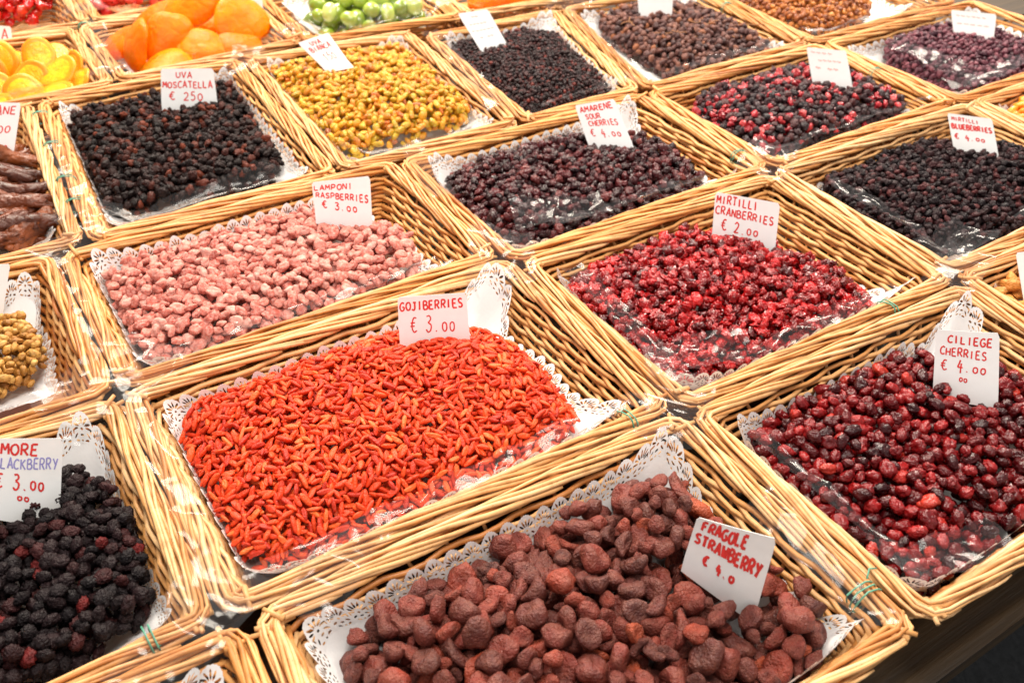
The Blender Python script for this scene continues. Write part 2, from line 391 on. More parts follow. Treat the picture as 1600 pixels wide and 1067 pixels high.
TAGQ = {
 'goji': [(0.3218, 0.7274, 0.0494), (0.3859, 0.6957, 0.0497), (0.3805, 0.6812, 0.0025), (0.3145, 0.7158, 0.0075)],  # [72. 44.] mm
 'moscat': [(0.2849, 1.4522, 0.0524), (0.3592, 1.4331, 0.0436), (0.3507, 1.4178, -0.008), (0.2719, 1.4402, 0.0079)],  # [77. 48.] mm
 'bianca': [(0.5125, 1.4652, 0.0415), (0.5636, 1.4533, 0.0522), (0.5782, 1.4192, 0.0145), (0.5349, 1.4324, 0.0095)],  # [54. 51.] mm
 'rasp': [(0.3438, 1.0064, 0.0471), (0.412, 0.9809, 0.0478), (0.4012, 0.9641, -0.0125), (0.3388, 0.9962, 0.0122)],  # [73. 37.] mm
 'sour': [(0.7532, 1.014, 0.0464), (0.7999, 0.9824, 0.0569), (0.8071, 0.9447, 0.0036), (0.7559, 0.9877, 0.0064)],  # [57. 48.] mm
 'cran': [(0.7521, 0.7151, 0.0484), (0.8028, 0.6556, 0.0455), (0.7937, 0.6422, -0.0027), (0.7435, 0.7023, 0.0028)],  # [78. 48.] mm
 'cherry': [(0.7548, 0.3924, 0.046), (0.7817, 0.345, 0.0612), (0.7733, 0.3199, 0.0058), (0.7457, 0.3715, -0.0059)],  # [57. 57.] mm
 'straw': [(0.3836, 0.3307, 0.0559), (0.421, 0.2818, 0.0552), (0.4082, 0.2737, -0.0155), (0.3745, 0.3283, 0.0155)],  # [62. 41.] mm
 'bb': [(-0.0713, 0.71, 0.0671), (-0.0185, 0.707, 0.0417), (-0.0435, 0.6842, -0.0206), (-0.0921, 0.6925, 0.0196)],  # [59. 55.] mm
 'ban': [(0.0198, 1.4169, 0.0758), (0.0793, 1.4116, 0.0624), (0.0428, 1.3872, -0.0054), (-0.0196, 1.3916, 0.0053)],  # [61. 85.] mm
 'blue': [(1.2126, 0.7256, 0.0329), (1.2426, 0.6741, 0.0367), (1.2407, 0.6519, 0.0026), (1.2104, 0.7027, -0.0027)],  # [60. 42.] mm
 'mix': [(1.1978, 0.99, 0.0476), (1.2361, 0.9415, 0.0492), (1.2355, 0.9163, 0.0056), (1.1965, 0.966, 0.0044)],  # [62. 49.] mm
 'curr': [(0.7993, 1.4327, 0.0458), (0.8465, 1.4084, 0.052), (0.8574, 1.3732, 0.0095), (0.8138, 1.3933, 0.0005)],  # [53. 62.] mm
 'pur': [(1.5786, 0.9983, 0.0345), (1.6183, 0.9342, 0.0379), (1.6108, 0.9204, 0.0009), (1.5756, 0.9782, -0.0009)],  # [75. 41.] mm
 'ra': [(1.1503, 1.3698, 0.0415), (1.2014, 1.3254, 0.0424), (1.1937, 1.3137, 0.0043), (1.1471, 1.3552, 0.0057)],  # [68. 39.] mm
 'mul': [(-0.0591, 1.0428, 0.0473), (-0.0077, 1.0403, 0.0327), (-0.0304, 1.0239, -0.009), (-0.0807, 1.0276, 0.0087)],  # [53. 47.] mm
 'ora': [(0.5063, 1.8024, 0.0777), (0.5686, 1.7801, 0.0675), (0.556, 1.7567, -0.0041), (0.4899, 1.7793, 0.0041)],  # [67. 79.] mm
 'lem': [(0.0577, 1.8727, 0.041), (0.1302, 1.8626, 0.022), (0.123, 1.8528, -0.0058), (0.0441, 1.8605, 0.0057)],  # [76. 40.] mm
 'apri': [(0.9714, 0.4469, 0.0305), (0.9967, 0.4062, 0.0526), (0.9927, 0.3814, 0.0164), (0.9671, 0.4215, -0.0068)],  # [53. 45.] mm
}
# ------------------------------------------------------------ dried fruit shapes
_ico = {}
def ico(sub):
    if sub not in _ico:
        bm = bmesh.new(); bmesh.ops.create_icosphere(bm, subdivisions=sub, radius=1.0)
        V = np.array([v.co[:] for v in bm.verts]); F = [tuple(v.index for v in f.verts) for f in bm.faces]; bm.free(); _ico[sub] = (V, F)
    return _ico[sub]
def nz(P, f, off):
    return np.array([noise.noise(Vector((p[0] * f + off[0], p[1] * f + off[1], p[2] * f + off[2]))) for p in P])
FIB = []
for i in range(46):
    y = 1 - 2 * (i + .5) / 46; r_ = math.sqrt(1 - y * y); FIB.append((r_ * math.cos(i * 2.39996), y, r_ * math.sin(i * 2.39996)))
FIB = np.array(FIB)
def shape(kind, seed, semi, sub):
    V, F = ico(sub); rs = np.random.RandomState(seed); off = rs.rand(3) * 50
    P = V.copy()
    if kind == 'raisin':
        rdg = np.abs(nz(V * [1, 1, .8], 1.9, off)); r2 = np.abs(nz(V, 4.2, off + 9))
        P = V * (0.74 + 1.0 * np.minimum(rdg, .4) + 0.34 * np.minimum(r2, .3) + .26 * nz(V, .8, off + 3))[:, None]
        P[:, 2] *= rs.uniform(.75, 1.0)
    elif kind == 'grape':
        P = V * (0.88 + .30 * np.minimum(np.abs(nz(V, 1.6, off)), .35) + .14 * nz(V, .9, off + 3))[:, None]
        P[:, 2] *= rs.uniform(.7, .95)
    elif kind == 'plump':       # softly wrinkled cherry
        rdg = np.abs(nz(V * [1, 1, 1.2], 2.1, off)); r2 = np.abs(nz(V, 4.8, off + 9))
        P = V * (0.80 + 0.75 * np.minimum(rdg, .35) + 0.22 * np.minimum(r2, .3) + .24 * nz(V, .9, off + 3))[:, None]
        q = np.hypot(V[:, 0], V[:, 1]); P[:, 2] -= np.where(V[:, 2] > 0, .42 * np.exp(-q * q / .09), 0)
    elif kind == 'crumple':     # crushed cranberry
        rdg = np.abs(nz(V, 1.5, off)); r2 = np.abs(nz(V, 3.4, off + 9))
        P = V * (0.68 + 1.05 * np.minimum(rdg, .45) + 0.4 * np.minimum(r2, .35) + .3 * nz(V, .9, off + 3))[:, None]
        P[:, 2] *= rs.uniform(.55, .9); P[:, 2] += .35 * P[:, 0] ** 2 * rs.choice([-1, 1])
    elif kind == 'strawberry':
        m = rs.rand()
        P = V * (1 + .30 * nz(V, 1.1, off) + .12 * nz(V, 2.6, off + 5) + .05 * nz(V, 7, off + 7) + .035 * nz(V, 14, off + 2))[:, None]
        q = np.hypot(V[:, 0], V[:, 1]); P[:, 2] *= .68 + .42 * m
        P[:, 2] -= np.where(V[:, 2] > 0, (.30 + .3 * rs.rand()) * np.exp(-q * q / .16), 0)
        P[:, 0] *= 1 + .25 * V[:, 1] * (rs.rand() - .2)
        if rs.rand() < .4: P[:, 2] += .45 * P[:, 0] ** 2
    elif kind == 'rasp':
        P = V * (1 + .34 * nz(V, 1.2, off) + .14 * nz(V, 3, off + 5) + .035 * nz(V, 9, off + 7))[:, None]
        q = np.hypot(V[:, 0], V[:, 1]); P[:, 2] *= .55 + .45 * rs.rand()
        P[:, 2] -= np.where(V[:, 2] > 0, .5 * rs.rand() * np.exp(-q * q / .12), 0)
        P[:, 0] *= 1 + .3 * V[:, 1] * (rs.rand() - .3)
    elif kind == 'drupe':
        d = ((V[:, None, :] - FIB[None]) ** 2).sum(2).min(1)
        P = V * (.70 + .46 * np.sqrt(np.clip(1 - d / .085, 0, 1)) + .22 * nz(V, 1.3, off))[:, None]
        P[:, 2] *= .8
    elif kind == 'goji':
        x = V[:, 0]; th = np.arctan2(V[:, 2], V[:, 1]); k = rs.choice([3, 4, 5]); b = rs.uniform(-.2, .2)
        g = np.clip(1 - np.abs(x) ** 2.2, 0, 1) ** .55
        rr = g * (1 + .09 * np.cos(k * th + rs.rand() * 6 + x * 1.5) + .18 * nz(V * [1.8, 1, 1], 1.6, off)); c = np.hypot(V[:, 1], V[:, 2]) + 1e-6
        P = np.stack([x * (1 + .08 * nz(V, 1.2, off)), V[:, 1] / c * rr, V[:, 2] / c * rr * .85], 1); P[:, 1] += b * x * x * 2.2
    elif kind == 'chunk':
        P = V * (.85 + .4 * nz(V, 1.3, off) + .5 * np.minimum(np.abs(nz(V, 2.4, off + 3)), .3) + .1 * nz(V, 6, off))[:, None]
    elif kind == 'smooth':
        P = V * (1 + .10 * nz(V, 1.2, off) + .02 * nz(V, 4, off))[:, None]
    if kind != 'goji': P = P / np.linalg.norm(P, axis=1).mean() * .97
    return P * np.array(semi), F

NV = 7
KINDS = {}
SIZE = {'goji': .84, 'rasp': .87, 'cran': .78, 'cherry': .77, 'straw': .87, 'sour': .76, 'moscat': .78, 'bianca': .80, 'curr': .82, 'blue': .76, 'bb': .80, 'mixdark': .78, 'mixred': .80, 'pur': .78, 'ra': .78, 'lr': .8, 'mul': .82, 'green': .9, 'red': 1, 'pink': 1, 'apri': .85, 'or2': .85}
def kind(key, name, cat, what, sh, semi, stops, sub=3, jit=.16, roll=0.35, clash=1, **mk):
    if key in KINDS: return
    mat = fruit_mat(name + '_skin', stops, **mk)
    semi = tuple(a * SIZE.get(key, .88) for a in semi)
    ms = []
    for v in range(NV):
        rs = np.random.RandomState(sum(map(ord, key)) * 7 + v)
        s = np.array(semi) * rs.uniform(1 - jit, 1 + jit, 3)
        V, F = shape(sh, sum(map(ord, key)) + 100 * v, s, sub)
        ms.append((mesh_from(name, V, F, mat), s))
    KINDS[key] = dict(name=name, cat=cat, what=what, ms=ms, semi=np.array(semi), jit=jit, roll=roll)
mm = .001
kind('goji', 'goji_berry', 'goji berry', 'shrivelled orange-red goji berry in the heap behind the goji sign', 'goji', (8.0 * mm, 2.9 * mm, 2.7 * mm),
     [(0, (.46, .018, .003)), (.2, (.64, .036, .004)), (.5, (.76, .055, .007)), (.88, (.82, .085, .012)), (1, (.84, .15, .025))], sub=3, roll=.22, rough=.5, mott=.2, mscale=180, bump=.0003, spec=.4, wrinkle=0.003, wscale=260)
kind('rasp', 'sugared_raspberry', 'raspberry', 'dusty pink raspberry in the heap with the raspberry sign', 'rasp', (7.8 * mm, 6.4 * mm, 5.0 * mm),
     [(0, (.46, .085, .060)), (.35, (.58, .14, .10)), (.7, (.64, .19, .14)), (1, (.68, .32, .26))], rough=.75, mott=.35, powder=.6, powder_col=(.74, .42, .36), mscale=190, bump=.0006, spec=.25, roll=.5, wrinkle=0.003, wscale=260)
kind('cran', 'dried_cranberry', 'cranberry', 'glossy bright red cranberry in the heap with the cranberry sign', 'crumple', (7.6 * mm, 6.4 * mm, 5.6 * mm),
     [(0, (.10, .001, .002)), (.35, (.26, .002, .003)), (.75, (.44, .004, .005)), (1, (.62, .012, .012))], rough=.11, mott=.45, mscale=160, bump=.0001, spec=.7, sss=.08, roll=1.2, wrinkle=0.006, wscale=230)
kind('cherry', 'dried_cherry', 'cherry', 'wrinkled wine-red cherry in the heap with the cherries sign', 'plump', (9.4 * mm, 7.2 * mm, 6.2 * mm),
     [(0, (.025, .002, .003)), (.3, (.09, .003, .004)), (.7, (.19, .005, .006)), (.93, (.30, .010, .010)), (1, (.46, .035, .02))], rough=.17, mott=.4, mscale=150, bump=.0003, spec=.4, roll=1.0, wrinkle=0.003, wscale=210)
kind('straw', 'dried_strawberry', 'strawberry', 'brownish red dried strawberry in the front heap', 'strawberry', (12.4 * mm, 10.6 * mm, 9.2 * mm),
     [(0, (.09, .020, .015)), (.4, (.155, .031, .022)), (.8, (.215, .034, .022)), (.96, (.29, .042, .020)), (1, (.40, .065, .02))], jit=.28, rough=.44, mott=.4, powder=.22, powder_col=(.34, .12, .07), mscale=90, bump=.0026, bscale=560, spec=.4, roll=1.0, wrinkle=0.0035, wscale=130)
kind('sour', 'dried_sour_cherry', 'sour cherry', 'shiny purple-brown cherry in the heap with the sour cherries card', 'raisin', (7.9 * mm, 6.6 * mm, 5.8 * mm),
     [(0, (.020, .004, .005)), (.5, (.055, .007, .009)), (.85, (.11, .010, .012)), (1, (.18, .03, .025))], rough=.2, mott=.4, mscale=150, bump=.0002, spec=.45, coat=.0, roll=1.0, wrinkle=0.006, wscale=230)
kind('moscat', 'muscat_raisin', 'raisin', 'black muscat raisin in the heap by the moscatella card', 'raisin', (7.6 * mm, 6.4 * mm, 5.4 * mm),
     [(0, (.010, .006, .006)), (.6, (.022, .010, .009)), (.85, (.06, .015, .011)), (1, (.16, .03, .012))], rough=.42, mott=.4, mscale=150, bump=.0004, spec=.16, roll=1.0, wrinkle=0.007, wscale=220)
kind('bianca', 'golden_raisin', 'raisin', 'golden green raisin in the heap with the uva bianca card', 'grape', (8.9 * mm, 5.6 * mm, 5.0 * mm),
     [(0, (.50, .16, .008)), (.15, (.64, .26, .010)), (.5, (.66, .34, .016)), (.68, (.50, .32, .018)), (.92, (.68, .42, .03)), (.97, (.68, .18, .015)), (1, (.32, .09, .02))], rough=.28, mott=.3, mscale=120, bump=.0002, spec=.45, sss=.5, sscale=.004, roll=.8, wrinkle=0.005, wscale=240)
kind('curr', 'black_currant', 'currant', 'tiny black currant in the fine dark heap', 'raisin', (3.9 * mm, 3.3 * mm, 2.9 * mm),
     [(0, (.015, .008, .009)), (.6, (.035, .011, .012)), (.9, (.075, .016, .015)), (1, (.2, .03, .02))], sub=2, rough=.4, mott=.4, mscale=300, bump=.0002, spec=.3, roll=1.0, wrinkle=0.004, wscale=420)
kind('blue', 'dried_blueberry', 'blueberry', 'near-black blueberry in the heap with the blueberries card', 'raisin', (6.2 * mm, 5.4 * mm, 4.8 * mm),
     [(0, (.013, .008, .010)), (.6, (.028, .012, .014)), (.9, (.065, .020, .022)), (1, (.12, .03, .03))], rough=.42, mott=.5, mscale=200, bump=.0003, spec=.18, roll=1.0, wrinkle=0.006, wscale=260)
kind('bb', 'dried_blackberry', 'blackberry', 'knobbly near-black blackberry in the heap with the blackberry sign', 'drupe', (8.0 * mm, 6.8 * mm, 5.8 * mm),
     [(0, (.010, .007, .008)), (.75, (.020, .009, .010)), (.95, (.05, .011, .011)), (1, (.16, .015, .014))], rough=.5, mott=.4, mscale=140, bump=.0004, spec=.16, roll=1.0, wrinkle=0.006, wscale=230)
kind('pur', 'purple_berry', 'berry', 'small dull purple berry in the heap at the upper right', 'raisin', (5.7 * mm, 4.9 * mm, 4.4 * mm),
     [(0, (.045, .012, .022)), (.5, (.12, .028, .045)), (1, (.22, .06, .08))], sub=2, rough=.45, mott=.35, mscale=200, bump=.0002, spec=.35, roll=1.0, wrinkle=0.004, wscale=300)
kind('mixdark', 'black_berry', 'berry', 'dull black berry among the red ones in the mixed heap', 'raisin', (7.2 * mm, 6.2 * mm, 5.4 * mm),
     [(0, (.018, .010, .013)), (.6, (.045, .014, .018)), (1, (.11, .03, .03))], rough=.4, mott=.4, mscale=150, bump=.0003, spec=.35, roll=1.0, wrinkle=0.006, wscale=220)
kind('mixred', 'red_berry', 'berry', 'bright red berry among the black ones in the mixed heap', 'crumple', (7.2 * mm, 6.2 * mm, 5.6 * mm),
     [(0, (.30, .012, .02)), (.6, (.50, .02, .035)), (1, (.62, .05, .05))], rough=.25, mott=.35, mscale=150, bump=.0002, spec=.5, coat=.3, roll=1.0, wrinkle=0.005, wscale=220)
kind('ra', 'stalk_raisin', 'raisin', 'dull brown raisin in the stalky heap near the top', 'raisin', (7.6 * mm, 6.6 * mm, 5.8 * mm),
     [(0, (.05, .02, .02)), (.5, (.13, .05, .042)), (.9, (.20, .08, .055)), (1, (.34, .11, .04))], sub=2, rough=.5, mott=.35, mscale=150, bump=.0002, spec=.3, roll=1.0, wrinkle=0.005, wscale=220)
kind('lr', 'amber_raisin', 'raisin', 'small amber-brown raisin in the heap at the top edge', 'raisin', (6.2 * mm, 5.2 * mm, 4.7 * mm),
     [(0, (.18, .04, .01)), (.5, (.42, .12, .02)), (1, (.60, .22, .04))], sub=2, rough=.35, mott=.4, mscale=150, bump=.0002, spec=.4, roll=1.0, wrinkle=0.004, wscale=260)
kind('mul', 'dried_mulberry', 'mulberry', 'golden brown mulberry in the heap at the left edge', 'drupe', (7.0 * mm, 5.2 * mm, 4.8 * mm),
     [(0, (.34, .13, .02)), (.5, (.48, .22, .04)), (1, (.58, .33, .09))], rough=.5, mott=.35, mscale=140, bump=.0003, spec=.35, roll=1.0)
kind('apri', 'orange_fruit_piece', 'dried fruit', 'light orange dried piece in the heap at the right edge', 'chunk', (14 * mm, 9.5 * mm, 7 * mm),
     [(0, (.55, .19, .03)), (.6, (.72, .30, .06)), (1, (.78, .38, .10))], rough=.5, mott=.3, mscale=100, bump=.0006, spec=.4, roll=.8, wrinkle=0.006, wscale=150)
kind('or2', 'candied_orange_piece', 'candied fruit', 'bright orange candied piece just right of the blueberries', 'chunk', (11 * mm, 7 * mm, 6 * mm),
     [(0, (.75, .18, .01)), (1, (.85, .33, .02))], sub=2, rough=.3, mott=.25, mscale=100, bump=.0004, spec=.5, roll=.8)
kind('green', 'green_candied_fruit', 'candied fruit', 'round green candied fruit in the film-covered basket at the top', 'smooth', (19 * mm, 17 * mm, 16 * mm),
     [(0, (.13, .20, .01)), (.5, (.28, .38, .03)), (.85, (.38, .50, .06)), (1, (.55, .62, .2))], rough=.18, mott=.25, mscale=40, bump=.0002, spec=.6, coat=.5, sss=.2, roll=1.5)
kind('red', 'red_candied_cherry', 'candied cherry', 'shiny red candied cherry in the top left basket', 'crumple', (11 * mm, 10 * mm, 8.5 * mm),
     [(0, (.50, .008, .006)), (.6, (.70, .012, .01)), (1, (.80, .05, .02))], sub=3, rough=.15, mott=.3, mscale=60, bump=.0002, spec=.6, coat=.6, sss=.2, roll=1.5)
kind('pink', 'pinkish_candied_fruit', 'candied fruit', 'pinkish red candied fruit in the film-covered basket at the top', 'crumple', (11 * mm, 10 * mm, 8.5 * mm),
     [(0, (.68, .03, .03)), (.6, (.80, .06, .05)), (1, (.85, .12, .08))], sub=2, rough=.3, mott=.25, mscale=60, bump=.0002, spec=.5, roll=1.5)

OUT['straw'] = [(x - (.006 if x < .15 else 0), y - (.012 if y > .42 else 0)) for x, y in OUT['straw']]
OUT['rasp'] = [(x, y - (.022 if y > 1.0 else 0)) for x, y in OUT['rasp']]
OUT['sour'] = [(x, y - (.010 if y > 1.0 else 0)) for x, y in OUT['sour']]
OUT['goji'] = [(x, y - (.006 if y > .74 else 0)) for x, y in OUT['goji']]
# ------------------------------------------------------------ heaps: berries laid down one by one on a height map
HM = {}          # key -> (x0, y0, step, height array rel. rim, mask)
def seg_dist(X, Y, poly):
    D = np.full(X.shape, 9.0); ins = np.zeros(X.shape, bool); n = len(poly)
    for i in range(n):
        x1, y1 = poly[i]; x2, y2 = poly[(i + 1) % n]
        dx, dy = x2 - x1, y2 - y1; t_ = np.clip(((X - x1) * dx + (Y - y1) * dy) / (dx * dx + dy * dy), 0, 1)
        D = np.minimum(D, np.hypot(X - x1 - t_ * dx, Y - y1 - t_ * dy))
        c = ((y1 > Y) != (y2 > Y)); 
        with np.errstate(divide='ignore', invalid='ignore'): xi = dx * (Y - y1) / (dy if dy else 1e-9) + x1
        ins ^= c & (X < xi)
    return np.where(ins, D, -D)
def smooth_poly(poly, it=2):
    for _ in range(it):
        q = []
        for i in range(len(poly)):
            a, b = poly[i], poly[(i + 1) % len(poly)]
            q += [(a[0] * .75 + b[0] * .25, a[1] * .75 + b[1] * .25), (a[0] * .25 + b[0] * .75, a[1] * .25 + b[1] * .75)]
        poly = q
    return poly
CAMS = (Matrix.Rotation(-ANG, 4, 'Z') @ Vector((0, 0, RZ + .62)))
CW = cam.matrix_basis.copy()
def project(x, y, z):
    wv = TM @ Vector((x, y, z)); c = Matrix.Rotation(math.radians(90 - 38.7), 4, 'X').inverted() @ (wv - Vector((0, 0, RZ + .62)))
    if c.z > -.01: return None
    return (800 + 1454 * c.x / -c.z, 533.5 - 1454 * c.y / -c.z, -c.z)
def rot_of(nrm, yaw, rx, ry):
    q = Vector((0, 0, 1)).rotation_difference(Vector(nrm)).to_matrix()
    return q @ Matrix.Rotation(yaw, 3, 'Z') @ Matrix.Rotation(ry, 3, 'Y') @ Matrix.Rotation(rx, 3, 'X')

INS = {'rasp': .035, 'goji': .033, 'cherry': .031, 'moscat': .033, 'straw': .032, 'sour': .031, 'bb': .031}
def heap(bkey, comp, ze=-.017, A=.03, lam=.035, peaks=(), bumps=.0045, depth=2.3, step=.0014, szf=(.82, 1.2), holes=(), dense=.75):
    """comp: list of (kind, share)"""
    poly = smooth_poly(OUT[bkey], 1)
    xs = [p[0] for p in poly]; ys = [p[1] for p in poly]
    x0, y0 = min(xs) - .02, min(ys) - .02; nx = int((max(xs) + .02 - x0) / step); ny = int((max(ys) + .02 - y0) / step)
    X, Y = np.meshgrid(x0 + np.arange(nx) * step, y0 + np.arange(ny) * step)
    D = np.minimum(seg_dist(X, Y, poly) + .004, seg_dist(X, Y, BASK[bkey]) - INS.get(bkey, .028)); rs = np.random.RandomState(sum(map(ord, bkey)) + 5); rg = random.Random(sum(map(ord, bkey)))
    msize = float(np.mean([KINDS[k]['semi'].mean() for k, _ in comp])); thin = float(np.mean([KINDS[k]['semi'].min() for k, _ in comp]))
    tgt = ze + .002 + A * (1 - np.exp(-np.maximum(D, 0) / lam))
    for px, py, a, s in peaks: tgt += a * np.exp(-((X - px) ** 2 + (Y - py) ** 2) / (2 * s * s)) * np.clip(D / .02, 0, 1)
    gx, gy = rs.rand(2) * 30
    cs = max(1, int(.006 / step))
    nzg = np.array([[noise.noise(Vector((x * 22 + gx, y * 22 + gy, 0))) for x in X[0, ::cs]] for y in Y[::cs, 0]])
    big = np.kron(nzg, np.ones((cs, cs)))[:ny, :nx]; big = np.pad(big, ((0, ny - big.shape[0]), (0, nx - big.shape[1])), 'edge')
    tgt = tgt + bumps * big * 1.6
    mask = D > msize * .55
    H_ = np.where(D > 0, np.maximum(tgt - depth * 2 * thin, -DEPTH + .006), -.055)
    for hx, hy, hr in holes: mask &= np.hypot(X - hx, Y - hy) > hr
    tq = TAGQ.get(bkey)
    if tq:
        ax, ay, bx, by = tq[3][0], tq[3][1], tq[2][0], tq[2][1]; ln = (bx - ax) ** 2 + (by - ay) ** 2
        t_ = np.clip(((X - ax) * (bx - ax) + (Y - ay) * (by - ay)) / ln, -.02, 1.02)
        dd = np.hypot(X - ax - t_ * (bx - ax), Y - ay - t_ * (by - ay)); side = (X - ax) * (by - ay) - (Y - ay) * (bx - ax)
        mask &= dd > msize * .95
        tgt = tgt - .008 * np.exp(-(dd / .016) ** 2)
    my, mx_ = np.nonzero(mask); nm = len(my)
    gyv, gxv = np.gradient(np.where(D > -.02, tgt, ze), step); gxv = np.clip(gxv, -.8, .8); gyv = np.clip(gyv, -.8, .8)
    B = []; fails = 0
    ks = [k for k, _ in comp]; wt = [s for _, s in comp]
    while fails < 90 and len(B) < 16000:
        c = rs.randint(0, nm, 7); d = tgt[my[c], mx_[c]] - H_[my[c], mx_[c]]; j = int(np.argmax(d))
        iy, ix = my[c[j]], mx_[c[j]]
        if d[j] < thin * dense: fails += 1; continue
        k = rg.choices(ks, wt)[0]; K = KINDS[k]; v = rg.randrange(NV); sc = rg.uniform(*szf)
        if rg.random() < .06: sc *= 1.15
        px = X[0, ix] + rg.uniform(-.5, .5) * step; py = Y[iy, 0] + rg.uniform(-.5, .5) * step
        s = K['ms'][v][1] * sc
        n_ = Vector((-gxv[iy, ix], -gyv[iy, ix], 1)).normalized(); ro = K['roll']
        R = rot_of(n_, rg.uniform(0, 6.283), rg.gauss(0, ro) if ro > .6 or k != 'goji' else rg.uniform(0, 6.28), rg.gauss(0, min(ro, .45)))
        Rn = np.array(R); M = Rn @ np.diag(s ** 2) @ Rn.T; Mi = np.linalg.inv(M[:2, :2]); ce = 1 / math.sqrt(np.linalg.inv(M)[2, 2])
        ex = int(math.sqrt(M[0, 0]) / step) + 1; ey = int(math.sqrt(M[1, 1]) / step) + 1
        ya, yb, xa, xb = max(0, iy - ey), min(ny, iy + ey + 1), max(0, ix - ex), min(nx, ix + ex + 1)
        dx = X[ya:yb, xa:xb] - px; dy = Y[ya:yb, xa:xb] - py
        q = Mi[0, 0] * dx * dx + 2 * Mi[0, 1] * dx * dy + Mi[1, 1] * dy * dy; inn = q < 1
        if inn.sum() < 3: fails += 1; continue
        up = ce * np.sqrt(np.clip(1 - q, 0, 1)); hh = H_[ya:yb, xa:xb]
        zc = float(np.percentile((hh + up * .85)[inn], 82))
        if zc > tgt[iy, ix] + thin * (.9 if tq and dd[iy, ix] < .028 else 1.7): H_[iy, ix] = max(H_[iy, ix], tgt[iy, ix]); continue      # would stand proud of the heap
        # slant of the ellipsoid's mid plane
        sl = -np.linalg.inv(M)[2, :2] / np.linalg.inv(M)[2, 2]
        top = zc + sl[0] * dx + sl[1] * dy + up
        hh[inn] = np.maximum(hh, top)[inn]
        B.append((px, py, zc, R, sc, k, v, iy, ix, float(s.max())))
    HM[bkey] = (x0, y0, step, H_, D)
    return B

TOTAL = [0, 0]
def gn_stuff(name, pts, protos, label, cat, group):
    """the rest of a heap: one object of instances of the same berries"""
    me = bpy.data.meshes.new(name); me.from_pydata([tuple(p[:3]) for p in pts], [], [])
    a = me.attributes.new('turn', 'FLOAT_VECTOR', 'POINT'); a.data.foreach_set('vector', np.array([p[3] for p in pts], dtype=np.float32).ravel())
    a = me.attributes.new('size', 'FLOAT', 'POINT'); a.data.foreach_set('value', np.array([p[4] for p in pts], dtype=np.float32))
    a = me.attributes.new('pick', 'INT', 'POINT'); a.data.foreach_set('value', np.array([p[5] for p in pts], dtype=np.int32))
    o = bpy.data.objects.new(name, me); COL.objects.link(o); o.matrix_world = TM
    ng = bpy.data.node_groups.new(name + '_nodes', 'GeometryNodeTree')
    ng.interface.new_socket('Geometry', in_out='INPUT', socket_type='NodeSocketGeometry'); ng.interface.new_socket('Geometry', in_out='OUTPUT', socket_type='NodeSocketGeometry')
    N = ng.nodes; gi = N.new('NodeGroupInput'); go = N.new('NodeGroupOutput'); ip = N.new('GeometryNodeInstanceOnPoints'); jn = N.new('GeometryNodeJoinGeometry')
    for pr in reversed(protos):
        oi = N.new('GeometryNodeObjectInfo'); oi.transform_space = 'ORIGINAL'; oi.inputs['Object'].default_value = pr; oi.inputs['As Instance'].default_value = True
        ng.links.new(oi.outputs['Geometry'], jn.inputs[0])
    def att(nm, ty):
        x = N.new('GeometryNodeInputNamedAttribute'); x.data_type = ty; x.inputs[0].default_value = nm; return x.outputs[0]
    ng.links.new(gi.outputs[0], ip.inputs['Points']); ng.links.new(jn.outputs[0], ip.inputs['Instance'])
    ip.inputs['Pick Instance'].default_value = True
    ng.links.new(att('pick', 'INT'), ip.inputs['Instance Index'])
    er = N.new('FunctionNodeEulerToRotation'); ng.links.new(att('turn', 'FLOAT_VECTOR'), er.inputs[0]); ng.links.new(er.outputs[0], ip.inputs['Rotation'])
    ng.links.new(att('size', 'FLOAT'), ip.inputs['Scale']); ng.links.new(ip.outputs[0], go.inputs[0])
    md = o.modifiers.new('instances', 'NODES'); md.node_group = ng
    props(o, label, cat, group, 'stuff')
    return o
LIMIT = 300
